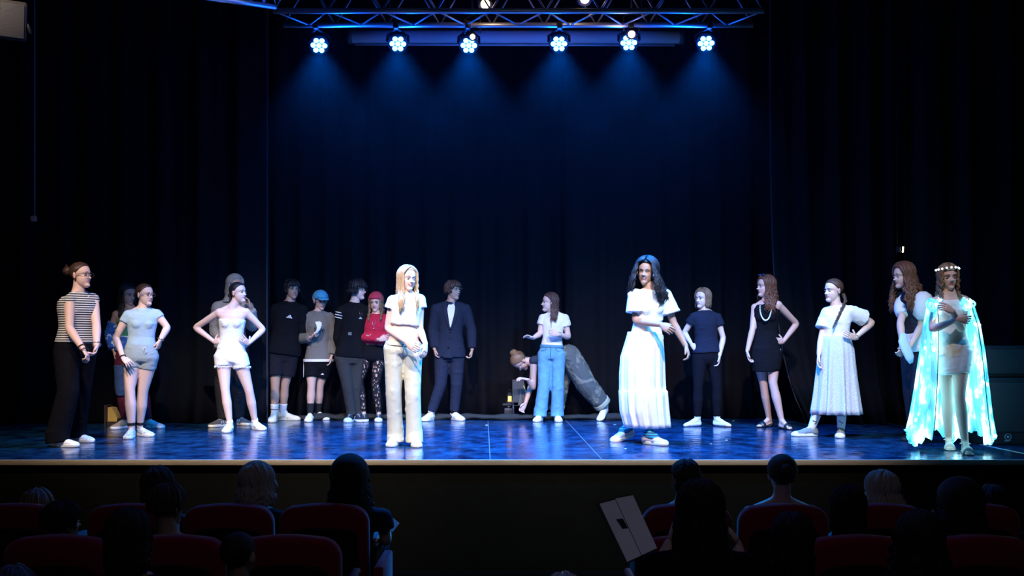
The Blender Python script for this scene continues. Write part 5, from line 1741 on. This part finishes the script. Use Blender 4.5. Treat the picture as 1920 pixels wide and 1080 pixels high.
# 14 --- curly hair, white dress --------------------------------------------------------------------
sk, p = start(dict(head=(1212, 510), look=(-22, 4, 6), hs=1.02, neck=(1219, 549), pelvis=(1210, 652), ys=14, yh=5, H=1.66, smile=.8, closed=True, sa=(1192, 556), sb=(1246, 556), bust=1,
                   ea=(1192, 602, -.06), wa=(1240, 609, -.26), ta=(1253, 617, -.30), eb=(1263, 606, .02), wb=(1287, 651, -.06), tb=(1296, 679, -.10), ka=(1198, 738), kb=(1221, 738),
                   feet=((1168, 827, -52, .03), (1228, 834, 42)), pna=(0, .9, 0), pnb=(-.8, .3, 0), curlb=(35, 40, 25), curla=(30, 30, 20)),
              'person with long dark curly hair in a white blouse and long tiered skirt')
body(sk, p, mats_for(SK4, LIPD))
hair(sk, p, H_BK, dict(th=.012, line=.064), [dict(n=230, length=.25, az0=40, az1=320, r=.0085, wave=.015, wf=5.5, seed=141, flare=.062, th=.030, drop_front=1.2)])
shirt(sk, p, WHITE, name='blouse', hem=.22, sleeve=.66, off=.014, sr=.030, sflare=.026, wr=(.005, 28))
o_sk = skirt(sk, p, WHITE, [(622, 1177, 1241), (640, 1172, 1244), (669, 1163, 1246), (700, 1161, 1247), (730, 1161, 1248), (733, 1160, 1251), (770, 1162, 1254), (801, 1171, 1257)], folds=13, amp=.024, depth=.92, thick=.006)
g = G(); torso_rings(g, sk, .18, .26, .022); build('waistband', g, WHITE2, p)
TEAL = cloth('teal_knit', (.02, .28, .42))
for s in 'ab':
    shoe(sk, p, s, mat('pink_canvas', (.62, .50, .48), rough=.8), RUBY, toecap=mat('pale_suede', (.70, .60, .54), rough=.8))
    g = G(); limb(g, sk, s, 1.70, 2.0, [(0, .05), (2, .040)], leg=True, steps=4); A = sk['A' + s]; f = fwd(sk['y' + s]); g.capsule(A, A + f * .07 - V((0, 0, .025)), .046, .044)
    build('leg_warmer', g, stripes('teal_stripe', (.03, .30, .45), (.02, .05, .10), .022), p, vox=.007, it=2, wr=(.003, 60))

# 18 --- dark girl at right ---------------------------------------------------------------------------
sk, p = start(dict(head=(1693, 517), look=(-76, 8, 0), hs=.97, neck=(1707, 551), pelvis=(1722, 648), ys=-62, yh=-60, H=1.6, bust=1, sa=(1700, 560), sb=(1728, 566),
                   ea=(1688, 606, -.10), wa=(1692, 645, -.20), ta=(1690, 660, -.22), eb=(1727, 612, -.10), wb=(1707, 648, -.22), tb=(1693, 659, -.26), ka=(1712, 735), kb=(1726, 735),
                   feet=((1712, 826, -60), (1732, 830, -50)), pnb=(-.3, .9, 0), pna=(-.3, .9, 0), curla=(40, 40, 20), curlb=(40, 45, 25)),
              'person with long brown curls, white puff sleeves and dark trousers, looking down to the left')
body(sk, p, mats_for(SK1))
hair(sk, p, H_RB, dict(th=.020, line=.055), [dict(n=120, length=.34, az0=66, az1=294, r=.013, wave=.022, wf=3.0, seed=181, flare=.05, th=.018)])
shirt(sk, p, cloth('dark_bodice', (.02, .022, .035)), name='bodice', hem=.16, sleeve=0, off=.010)
for s in 'ab':
    g = G(); S, E = sk['S' + s], sk['E' + s]
    g.tube([S.lerp(E, u) + V((.012, 0, 0)) * (s == 'b') for u in (-.42, -.3, -.05, .25, .5, .66, .70)], [.03, .070, .092, .096, .086, .062, .052], 20)
    build('puff_sleeve', g, WHITE, p, wr=(.006, 40))
g = G(); torso_rings(g, sk, -.10, .26, .022, hem=.02)
build('shirt_tail', g, WHITE2, p, vox=.01, it=2, wr=(.007, 30))
g = G(); c = at(1700, 650, sk['Wb'].y - .02); g.tube([c + V(q) for q in ((-.02, .02, .12), (-.035, 0, .05), (-.01, -.01, -.02), (.03, 0, -.10), (.045, .01, -.15))], [(.010, .03), (.014, .045), (.012, .05), (.010, .045), (.004, .02)], 10, ref=(0, 1, 0))
build('hanging_ribbon', g, cloth('pale_ribbon', (.45, .58, .78)), p, wr=(.004, 40))
trousers(sk, p, cloth('dark_trouser', (.016, .018, .03)), end=2.0, rf=[(0, .104), (1, .092), (2, .09)])
for s in 'ab': shoe(sk, p, s, BLACK, RUBB)

# 19 --- light-up cape -----------------------------------------------------------------------------------
sk, p = start(dict(head=(1778, 520), look=(-4, 4, -3), hs=.93, neck=(1780, 555), pelvis=(1784, 658), ys=-4, H=1.56, bust=1, sa=(1755, 566), sb=(1808, 564),
                   ea=(1748, 618, -.06), wa=(1795, 598, -.24), ta=(1814, 600, -.24), eb=(1803, 618, -.10), wb=(1786, 584, -.28), tb=(1770, 574, -.30), ka=(1775, 736), kb=(1799, 740),
                   feet=((1780, 843, -18), (1813, 851, -12)), pna=(0, .9, .2), pnb=(.2, .8, -.4), curlb=(30, 35, 20), curla=(20, 25, 15), leg=.95),
              'person in a short white dress wearing a glowing light-up cape and a crown of lights')
body(sk, p, mats_for(SK1, brow=H_BR))
hair(sk, p, H_LB, dict(th=.012, line=.058), [dict(n=84, length=.20, az0=50, az1=310, r=.010, wave=.009, seed=191, drop_front=.9)])
g = G()
torso_rings(g, sk, -.10, .93, .010)
c0, c1 = sk['pelvis'], at(1784, 702, sk['d0'])
g.rings([[c + V((math.cos(q) * a, math.sin(q) * b, 0)) for q in [2 * math.pi * j / 28 for j in range(28)]] for c, a, b in ((c0 + V((0, 0, .02)), .150, .105), (c0.lerp(c1, .5), .145, .112), (c1, .132, .112))])
for s in (-1, 1):
    cc = sk['pelvis'] + sk['up'] * sk['L'] * .70 + sk['r'] * s * .055 + sk['f'] * .064; g.ell(cc, (.054, .052, .056))
for q_ in 'ab': limb(g, sk, q_, 0, .52, [(u, r + .012) for u, r in LEG], leg=True)
build('dress', g, WHITE, p, vox=.009, it=3, wr=(.0055, 60, (.25, .25, 1), 9))
# strap sandals
for s in 'ab':
    mule(sk, p, s, mat('pale_leather', (.62, .52, .44), rough=.5), .014)
    g = G(); A = sk['A' + s]; g.tube([A + V((math.cos(q) * .038, math.sin(q) * .040, -.005)) for q in [2 * math.pi * j / 14 for j in range(15)]], .004, 6); build('ankle_strap', g, mat('pale_leather', (0, 0, 0)), p)
# crown
BULB = mat('led_bulb', (.8, .95, 1), emis=(.55, .92, 1.0), estr=9, bump=0)
BULBW = mat('led_bulb_white', (1, 1, 1), emis=(.9, .95, 1.0), estr=1.5, bump=0)
M = sk['HM']; ring = []
for a in [2 * math.pi * j / 28 for j in range(29)]:
    b = math.radians(54 - 8 * math.cos(a)); D_ = np.array([[math.sin(b) * math.sin(a), -math.sin(b) * math.cos(a), math.cos(b)]]); ring.append(tuple(D_[0] * (head_r(D_)[0] + .020)))
g = G(); g.tube([M @ V(q) for q in ring], .004, 6)
for j in range(0, 28, 1): g.ell(V(ring[j]) + V((0, 0, .006 * math.sin(j * 2.3))), (.010, .007, .005), M=M, nu=8, nv=5)
cr = build('flower_crown', g, cloth('crown_leaf', (.12, .16, .08)), p)
for j in range(0, 28, 2):
    g = G(); g.ell(V(ring[j]) * 1.06 + V((0, 0, .003)), (.0095, .0095, .0095), M=M, nu=10, nv=8); build('crown_light', g, BULBW, cr)
# cape: pleated sheer cloth hung from the shoulders, open at the front
def cape_mat():  # LED light through the cloth put in as patchy cyan emission
    m = bpy.data.materials.new('organza_led_glow'); nt, N, L, b = nm(m); out = N['Material Output']
    tc = N.new('ShaderNodeTexCoord'); nz = N.new('ShaderNodeTexNoise'); nz.inputs['Scale'].default_value = 6; nz.inputs['Detail'].default_value = 4
    mp = N.new('ShaderNodeMapping'); mp.inputs['Scale'].default_value = (2.2, 2.2, .7); L.new(tc.outputs['Object'], mp.inputs[0]); L.new(mp.outputs[0], nz.inputs['Vector'])
    mr = N.new('ShaderNodeMapRange'); mr.inputs[1].default_value = .38; mr.inputs[2].default_value = .66; mr.inputs[3].default_value = 1.2; mr.inputs[4].default_value = 3.6
    L.new(nz.outputs['Fac'], mr.inputs[0]); L.new(mr.outputs[0], b.inputs['Emission Strength'])
    cr = N.new('ShaderNodeValToRGB'); L.new(nz.outputs['Fac'], cr.inputs[0]); L.new(cr.outputs[0], b.inputs['Emission Color'])
    cr.color_ramp.elements[0].position = .38; cr.color_ramp.elements[0].color = (.02, .30, .46, 1)
    cr.color_ramp.elements[1].position = .66; cr.color_ramp.elements[1].color = (.62, .95, 1.0, 1)
    e_ = cr.color_ramp.elements.new(.50); e_.color = (.06, .62, .88, 1)
    b.inputs['Base Color'].default_value = (.35, .55, .62, 1)
    b.inputs['Roughness'].default_value = .6
    tl = N.new('ShaderNodeBsdfTransparent'); ms = N.new('ShaderNodeMixShader'); ms.inputs[0].default_value = .18
    L.new(b.outputs[0], ms.inputs[1]); L.new(tl.outputs[0], ms.inputs[2]); L.new(ms.outputs[0], out.inputs['Surface'])
    return m
CM = cape_mat()
d0 = sk['d0']; cy = d0 + .02
rows = [(556, 1766, 1796, .05), (562, 1750, 1812, .09), (575, 1742, 1822, .12), (610, 1737, 1831, .17), (660, 1732, 1838, .21), (720, 1725, 1843, .25), (780, 1716, 1849, .28), (822, 1706, 1856, .31)]
g = G(); n = 130; fine = []
for a, b in zip(rows, rows[1:]):
    for q in range(4): fine.append(tuple(a[i] + (b[i] - a[i]) * q / 4 for i in range(4)))
fine.append(rows[-1]); rs = random.Random(6)
cape_pts = []
for ri, (py, xl, xr, dpt) in enumerate(fine):
    u = ri / (len(fine) - 1); c = at((xl + xr) / 2, py, cy); hw = (xr - xl) / 2 * cy / F
    row = []
    gap = 52 - 8 * u           # half opening angle at the front
    for j in range(n + 1):
        a = math.radians(-90 + gap + (360 - 2 * gap) * j / n)
        w = math.sin(j * .92) * .55 + math.sin(j * 1.61 + 1) * .45
        q = 1 + (.020 + .055 * u) / max(hw, .1) * w * .45
        zz = .0
        if ri == len(fine) - 1: zz = .05 * math.sin(j * .21) + .018 * math.sin(j * .92) - .03 * (1 if (j < 14 or j > n - 14) else 0)
        x = math.cos(a) * hw * q; y = (math.sin(a) * dpt * q)
        row.append(c + V((x, y, zz)))
    cape_pts.append(row)
vs = [q for r in cape_pts for q in r]; W_ = n + 1; fs = []
for i in range(len(cape_pts) - 1):
    for j in range(n): a = i * W_ + j; fs.append((a, a + 1, a + W_ + 1, a + W_))
g.add(vs, fs)
cape = build('cape', g, CM, p)
so = cape.modifiers.new('s', 'SOLIDIFY'); so.thickness = .0025
tag(cape, 'glowing pleated cape')
g0 = G(); g0.ell((0, 0, 0), (.016, .016, .016), nu=10, nv=8)
bulb_me = mesh_of(g0, 'cape_light', [BULB]); bulb_me.polygons.foreach_set('use_smooth', [True] * len(bulb_me.polygons))
rs = random.Random(12); ro = root_of(cape)
for i in range(92):
    r = rs.randint(3, len(cape_pts) - 2); j = rs.randint(2, n - 2)
    if i < 50: j = rs.choice([rs.randint(2, 30), rs.randint(n - 30, n - 2)])
    q = cape_pts[r][j].lerp(cape_pts[r + 1][j], rs.random())
    o = bpy.data.objects.new('cape_light', bulb_me); COL.objects.link(o); o.parent = cape; o.location = q - ro + V((.012 if q.x < ro.x else -.012, -.008, 0))
# dark edging cords of the front opening, ruffle at the shoulders
g = G()
for j in (0, n): g.tube([cape_pts[i][j] + V((0, -.006, 0)) for i in range(8, len(cape_pts) - 1)], .0035, 6)
build('edge_cord', g, BLACK, cape)
for s, (px, py) in ((-1, (1748, 572)), (1, (1814, 570))):
    g = G()
    for q in range(9):
        a = q * .7; c = at(px, py, d0 - .08) + V((.035 * math.cos(a) * 1.1, .05 * math.sin(a * 1.3), .028 * math.sin(a)))
        g.tube([c + V((.028 * math.cos(b), .02 * math.sin(b * 1.5), .028 * math.sin(b))) for b in [2 * math.pi * j / 14 for j in range(15)]], (.010, .003), 8)
    build('ruffle', g, CM, cape)
for pp, e in (((1738, 640), 1.5), ((1832, 640), 1.5), ((1725, 780), 1.0), ((1845, 780), 1.0)):
    pass
# ------------------------------------------------------------------ auditorium
VELV = mat('red_velvet', (.26, .012, .030), rough=.95, bump=.15, bscale=150, spec=.1, sheen=.3)
SHELL = mat('seat_shell', (.045, .010, .016), rough=.8)
ARMW = mat('armrest', (.03, .015, .012), rough=.5)
ROWS = {'A': (5.87, 327), 'B': (4.92, 390), 'C': (3.97, 484)}


def seat_outline(w, h, r, z0, n=8):
    pts = [(-w / 2, z0), (w / 2, z0)]
    for j in range(n + 1):
        a = math.pi / 2 * j / n; pts.append((w / 2 - r + r * math.cos(a), z0 + h - r + r * math.sin(a)))
    m = 6
    for j in range(1, m): pts.append((w / 2 - r - (w - 2 * r) * j / m, z0 + h + .012 * math.sin(math.pi * j / m)))
    for j in range(n + 1):
        a = math.pi / 2 + math.pi / 2 * j / n; pts.append((-w / 2 + r + r * math.cos(a), z0 + h - r + r * math.sin(a)))
    return pts


def make_seat(label, group):
    t = empty('theatre_chair', (0, 0, 0), label, 'theatre chair', group)
    g = G(); rr = []
    for y, ins, dz in ((0, .030, -.0), (.006, .012, 0), (.025, .0, 0), (.085, 0, 0), (.105, .012, 0), (.112, .03, 0)):
        o = seat_outline(.51 - 2 * ins, .56 - 2 * ins, .10 - ins * .6, .30 + ins)
        rr.append([V((x, y + (z - .3) * -.10, z)) for x, z in o])
    g.rings(rr); build('backrest', g, VELV, t)
    g = G(); rr = []
    for y, ins in ((-.012, .062), (-.016, .056), (.004, .050)):
        o = seat_outline(.51 - 2 * ins, .53 - 2 * ins, .085 - ins * .5, .25 + ins)
        rr.append([V((x, y + (z - .3) * -.10, z)) for x, z in o])
    g.rings(rr[:]); build('back_panel', g, SHELL, t)
    g = G(); g.box((0, .33, .40), (.47, .46, .12), bev=.04); build('seat_cushion', g, VELV, t)
    for s in (-1, 1):
        g = G(); g.box((s * .268, .26, .60), (.045, .34, .04), bev=.015); build('armrest', g, ARMW, t)
        g = G(); g.box((s * .268, .26, .30), (.030, .26, .58), bev=.01); build('side_panel', g, SHELL, t)
    g = G(); g.box((0, .28, .17), (.42, .08, .34), bev=.01); build('pedestal', g, SHELL, t)
    return t


seats = [('A', 608), ('A', 429), ('A', 249), ('A', 30), ('B', 540), ('B', 325), ('B', 110), ('C', 245), ('C', 452), ('C', 30),
         ('A', 1288), ('A', 1468), ('A', 1650), ('A', 1826), ('B', 1300), ('B', 1610), ('B', 1835), ('C', 1310), ('C', 1490), ('C', 1722), ('C', 1055)]
SL = {('A', 608): 'red seat at the aisle end of the front left row, big dark hair above it', ('A', 429): 'red seat in the front left row under the ash blonde head', ('A', 249): 'red seat in the front left row, third from the aisle',
      ('A', 30): 'red seat at the far left of the front row', ('B', 540): 'red-edged seat nearest the aisle in the second left row', ('B', 325): 'red-edged seat in the second left row, behind the short-haired heads', ('B', 110): 'red-edged seat at far left of the second row',
      ('A', 1288): 'red seat behind the plastic-sleeved sheets, first of the front right row', ('A', 1468): 'red seat under the bare shoulders of the person with an updo', ('A', 1650): 'red seat in front of which the long blonde hair rises', ('A', 1826): 'red seat barely visible at far right of the front row',
      ('B', 1610): 'red seat in the second right row holding the person with a white collar', ('B', 1835): 'faint red seat at far right of the second row', ('B', 1300): 'dark red seat beside the aisle in the second right row'}
protos = {}
first = None
for i, (row, px) in enumerate(seats):
    y, s = ROWS[row]
    loc = V(((px - 960) / s, y, AUD))
    lab = SL.get((row, px), 'theatre seat just below the frame under the third-row spectator, %s from the left' % {30: 'first', 245: 'second', 452: 'third', 1055: 'fourth', 1310: 'fifth', 1490: 'sixth', 1722: 'seventh'}.get(px, ''))
    grp = 'red theatre seats'
    if first is None:
        first = make_seat(lab, grp); first.location = loc
    else:
        dup(first, loc, lab, grp)
for ob in list(bpy.data.objects):
    pass
# red side panel at the aisle end of the front left row
g = G(); g.box(((716 - 960) / 340, 5.72, AUD + .38), (.05, .46, .42), bev=.012); g2 = G()
o = build('aisle_end_panel', g, VELV); tag(o, 'low red end panel of the front left seat row at the aisle', 'seat panel')

AUDG = 'spectators'


def spectator(row, px, py, label, hairm_, hairf, look=(180, 0, 0), hs=1.0, shoulders=BLACK, bare=False, sk_m=SK2, tall=0.0, sw=.34, arms=None, dy=0.0, sleeve=.5, H=1.62):
    y, s = ROWS[row]; d = y + .25 + dy
    c = at(px, py, d)
    sx = F / d
    def px_of(v): return ((v.x) * F / v.y + 960, HY - (v.z - EYE) * F / v.y)
    k = H / 1.6
    nk = c + V((0, .015, -.185 * k)); pv = V((c.x, d + .06, AUD + .50))
    def spec(v): q = px_of(v); return (q[0], q[1], v.y - d)
    sp = dict(d=d, head=(px, py), look=look, hs=hs, neck=spec(nk), pelvis=spec(pv), ys=180, H=H, sw=sw)
    nkx = nk.x
    # anatomical right is +x when facing the stage
    e = {'a': V((nkx + .21 * k, d - .0, nk.z - .26)), 'b': V((nkx - .21 * k, d - .0, nk.z - .26))}
    w = {'a': V((nkx + .10, d + .24, AUD + .62)), 'b': V((nkx - .10, d + .24, AUD + .62))}
    for q in 'ab':
        sp['e' + q] = spec(e[q]); sp['w' + q] = spec(w[q])
    if arms:
        sp.update(arms)
    sk = {}
    sp2 = dict(sp)
    # legs: seated
    sgn = {'a': 1, 'b': -1}
    foot = {}
    sp2['feet'] = None
    class _: pass
    sk = dict(sp2); sk['k'] = k; sk['d0'] = d
    pt = lambda q: at(q[0], q[1], d + (q[2] if len(q) > 2 else 0))
    sk['neck'] = nk; sk['pelvis'] = pv; sk['up'] = (nk - pv).normalized(); sk['L'] = (nk - pv).length
    sk['r'] = rgt(180); sk['rh'] = rgt(180); sk['f'] = fwd(180)
    for q in 'ab':
        s_ = sgn[q]
        sk['S' + q] = nk + V((s_ * sw * k / 2, 0, -.045)); sk['E' + q] = pt(sp['e' + q]); sk['W' + q] = pt(sp['w' + q]); sk['T' + q] = pt(sp['t' + q]) if 't' + q in sp else None
        sk['H' + q] = pv + V((s_ * .085, 0, 0)); sk['K' + q] = pv + V((s_ * .11, .40, .02)); sk['A' + q] = V((pv.x + s_ * .10, pv.y + .42, AUD + .085))
        sk['g' + q] = V((pv.x + s_ * .10, pv.y + .48, AUD)); sk['y' + q] = 180; sk['l' + q] = AUD
    sk['dp'] = .092 * k
    cc = at(px, py, d)
    sk['HM'] = Matrix.Translation(cc) @ Matrix.Rotation(math.radians(look[0]), 4, 'Z') @ Matrix.Rotation(math.radians(look[1]), 4, 'X') @ Matrix.Rotation(math.radians(look[2]), 4, 'Y') @ Matrix.Diagonal((hs, hs, hs, 1))
    p = empty('person', (c.x, d, AUD), label, 'person', None)
    body(sk, p, mats_for(sk_m), vox=.012)
    g = G(); hairf(g, sk); build('hair', g, hairm_, p)
    if bare: shirt(sk, p, shoulders, name='top', hem=-.05, top=.80, off=.014, shoulder=False, vox=.014, wr=None)
    else: shirt(sk, p, shoulders, name='shirt', hem=-.05, sleeve=sleeve, off=.018, sr=.02, vox=.014, wr=(.005, 25))
    trousers(sk, p, cloth('spectator_trousers', (.03, .035, .05)), end=1.9, vox=.016, wr=None)
    for q in 'ab':
        g = G(); gp = sk['g' + q]; g.capsule(gp + V((0, -.09, .045)), gp + V((0, .10, .035)), .045, .035); g.box(gp + V((0, 0, .012)), (.085, .26, .024), bev=.01); build('shoe', g, RUBB, p)
    return sk, p


H_DK = hairm('spec_hair_dark', (.016, .011, .010), .75); H_BR = hairm('spec_hair_brown', (.05, .03, .02), .75)


def hf(cap, lk=None, ex=None):
    def f(g, sk):
        hair_cap(g, sk['HM'], **cap)
        for q in (lk or []): locks(g, sk['HM'], sk, **q)
        if ex: ex(g, sk)
    return f


SHORT = lambda seed, th=.014: hf(dict(th=th, line=.05), [dict(n=40, length=.02, az0=0, az1=360, r=.010, wave=.004, seed=seed, top=5)])
LONG = lambda seed, L=.30, n=70, **k: hf(dict(th=k.pop('th', .014), line=.055), [dict(n=n, length=L, az0=60, az1=300, r=k.pop('r', .011), seed=seed, **k)])
DKB = cloth('spec_navy', (.02, .025, .045)); DKG = cloth('spec_grey', (.10, .10, .11)); LIG = cloth('spec_pale', (.50, .50, .50)); TANC = cloth('spec_tan', (.16, .10, .06))
H_GB = hairm('hair_grey_blonde', (.42, .33, .27), .75)
spectator('A', 70, 952, 'small spectator at far left of the front row, only a pale crown above the seat', H_LB, SHORT(1), look=(170, 0, 0), hs=.98, shoulders=DKB)
spectator('A', 298, 912, 'dark-haired spectator behind the short-haired one, left front row', H_BR, LONG(2, .16, wave=.006, th=.016), look=(160, 0, 0), hs=1.0, shoulders=DKB)
sk, p = spectator('A', 484, 906, 'spectator with ash blonde bobbed hair and glasses in the left front row', H_GB, LONG(3, .13, 80, wave=.006, flare=.02, th=.016), look=(150, 0, 0), hs=1.08, shoulders=BLACK)
glasses(sk, p, METAL)
sk, p = spectator('A', 656, 900, 'spectator with big dark hair at the aisle end of the left front row', H_DK, LONG(4, .27, 120, wave=.014, flare=.030, th=.034, r=.013), look=(178, 0, 0), hs=1.14, shoulders=DKB, sk_m=SK2, sw=.38,
                  arms=dict(ea=(723, 1015, .02), wa=(728, 1000, .30), ta=(728, 985, .38)))
c = at(731, 985, 6.32)
t = empty('program_sheet', c, 'folded white sheet in the hand of the spectator at the left aisle seat', 'paper')
for i, (a, b) in enumerate(((-.2, .0), (.55, .03))):
    Mq = Matrix.Translation(c + V((b - .01, -.004 * i, -.006 * i))) @ Matrix.Rotation(a, 4, 'Y') @ Matrix.Rotation(-.75, 4, 'X') @ Matrix.Diagonal((1.2, 1, 1.5, 1))
    g = G(); g.rings([[Mq @ V(q) for q in ((-.022 + .004 * i, y, -.03), (.014, y, -.022), (.020, y, .03), (-.024, y, .035))] for y in (0, .0015)]); build('page', g, mat('page_blue', (.75, .88, .95), rough=.6), t, smooth=False)
spectator('A', 1282, 897, 'spectator with tied-back dark hair left of the aisle gap on the right, front row', H_BR, hf(dict(th=.012, line=.055), [dict(n=40, length=.06, az0=120, az1=240, r=.012, wave=.01, seed=5)]), look=(205, 0, 0), hs=.98, shoulders=BLACK)
spectator('A', 1466, 890, 'spectator with hair pinned up and bare shoulders in the right front row', H_BR, hf(dict(th=.018, line=.055), None, lambda g, sk: bun(g, sk['HM'], (0, .10, .035), .036)), look=(180, 0, 0), hs=1.0, shoulders=TANC, bare=True, sk_m=SK1, sw=.37)
spectator('A', 1650, 921, 'spectator with long blonde hair falling to the right, right front row', H_GB, LONG(6, .18, 90, wave=.004, flare=.045, th=.014), look=(215, 0, 0), hs=1.04, shoulders=DKG)
spectator('B', 1798, 950, 'spectator with a wide mass of dark hair, last in the second right row', H_DK, LONG(7, .24, 110, wave=.012, flare=.04, th=.035, r=.013), look=(190, 0, 0), hs=1.08, shoulders=BLACK)
spectator('A', 1861, 944, 'spectator with short dark hair, last at the right of the front row', H_DK, SHORT(8), look=(180, 0, 0), hs=.95, shoulders=BLACK)
spectator('B', 118, 980, 'spectator with short curly dark hair turning right, second left row', H_DK, SHORT(9, .012), look=(140, 0, 0), hs=.93, shoulders=DKB)
spectator('B', 314, 948, 'spectator with short dark hair whose right cheek catches the light, second left row', H_BR, SHORT(10, .016), look=(150, 0, 0), hs=.95, shoulders=DKB)
spectator('C', 242, 1006, 'large dark head and back in the foreground at left', H_DK, hf(dict(th=.016, line=.05), [dict(n=60, length=.14, az0=60, az1=300, r=.012, wave=.006, seed=11)]), look=(165, 0, 0), hs=.97, shoulders=BLACK)
spectator('C', 448, 1042, 'close-cropped child spectator in the foreground beside the aisle seat', H_DK, hf(dict(th=.006, line=.05)), look=(165, 0, 0), hs=.88, shoulders=BLACK, H=1.4)
spectator('C', 24, 1114, 'top of a head rising from the lower left corner', hairm('hair_navy_sheen', (.05, .06, .09)), SHORT(12), look=(180, 0, 0), hs=1.0, shoulders=BLACK)
spectator('C', 1055, 1122, 'crown of a fair head just entering the bottom edge in the aisle', hairm('hair_straw', (.50, .44, .34)), SHORT(13), look=(180, 0, 0), hs=.9, shoulders=BLACK, H=1.4)
sk, p = spectator('C', 1312, 958, 'spectator with very long straight dark hair and raised hand beside the sheets', H_DK, LONG(14, .42, 110, wave=.004, flare=.035, th=.018), look=(185, 0, 0), hs=1.06, shoulders=BLACK, sk_m=SK1, sw=.36,
                  arms=dict(eb=(1232, 1076, .0), wb=(1258, 1012, .06), tb=(1268, 972, .08), ea=(1385, 1070, .02), wa=(1385, 1024, .12), ta=(1372, 1008, .16)), sleeve=.3)
spectator('C', 1486, 1014, 'spectator with dark hair at the bottom, right of the long straight hair', H_DK, LONG(15, .16, 60, wave=.008, th=.014), look=(160, 0, 0), hs=.97, shoulders=BLACK)
spectator('B', 1590, 952, 'spectator with smooth dark hair and a white collar in the second right row', H_DK, LONG(16, .16, 60, wave=.003, th=.010), look=(180, 0, 0), hs=.93, shoulders=LIG, sleeve=.4)
spectator('C', 1724, 1013, 'spectator with tousled dark hair in the foreground at right', H_DK, LONG(17, .22, 80, wave=.014, flare=.03, th=.020), look=(180, 0, 0), hs=1.02, shoulders=BLACK)

# plastic-sleeved sheets on a stand beside the aisle --------------------------------------
d = 4.75
q = [at(1124, 945, d + .10), at(1187, 929, d + .10), at(1232, 1028, d - .08), at(1176, 1054, d - .08)]
base = (q[2] + q[3]) / 2
t = empty('sheet_stand', V((base.x, base.y + .12, AUD)), 'tilted black stand with white sheets in plastic sleeves beside the right block of seats', 'music stand')
nrm = (q[1] - q[0]).cross(q[3] - q[0]).normalized()
if nrm.y > 0: nrm = -nrm
ey_ = V((0, 0, EYE)); r2 = (q[2] - ey_); q[2] = ey_ + r2 * ((q[0] - ey_).dot(nrm) / r2.dot(nrm))
def slab(pts, n_, th): return [p_ for p_ in pts] + [p_ + n_ * th for p_ in pts], [(0, 1, 2, 3), (7, 6, 5, 4), (0, 4, 5, 1), (1, 5, 6, 2), (2, 6, 7, 3), (3, 7, 4, 0)]
ctr = (q[0] + q[1] + q[2] + q[3]) / 4
g = G(); big = [ctr + (p_ - ctr) * 1.06 + V((-.012, 0, 0)) for p_ in q]; g.add(*slab([b_ - nrm * .002 for b_ in big], -nrm, .008)); build('desk', g, M_BLK, t, smooth=False)
U = lambda a, b: q[0] * (1 - a) * (1 - b) + q[1] * a * (1 - b) + q[2] * a * b + q[3] * (1 - a) * b
SHEET = mat('sleeved_paper', (.78, .78, .88), rough=.25, spec=.6, bump=.4, bscale=9, var=.12)
g = G(); g.add(*slab([U(0, 0), U(.47, .0), U(.47, 1), U(0, 1)], nrm, .003)); build('left_sheet', g, SHEET, t, smooth=False)
g = G(); g.add(*slab([U(.49, -.02), U(1, 0), U(1, 1), U(.49, 1)], nrm, .003)); build('right_sheet', g, SHEET, t, smooth=False)
g = G(); g.add(*slab([U(.24, .32) + nrm * .003, U(.44, .34) + nrm * .003, U(.46, .52) + nrm * .003, U(.30, .50) + nrm * .003], nrm, .0012)); build('printed_picture', g, mat('print_ink', (.03, .03, .05)), t, smooth=False)
g = G(); g.tube([U(.5, 1) + V((0, 0, .0)), U(.5, .98) + V((0, .10, -.12)), V((base.x, base.y + .12, AUD + .25))], .012, 8)
for a in (90, 210, 330):
    a = math.radians(a); g.tube([V((base.x, base.y + .12, AUD + .25)), V((base.x + .22 * math.cos(a), base.y + .12 + .22 * math.sin(a), AUD + .01))], .009, 8)
build('tripod', g, M_BLK, t)
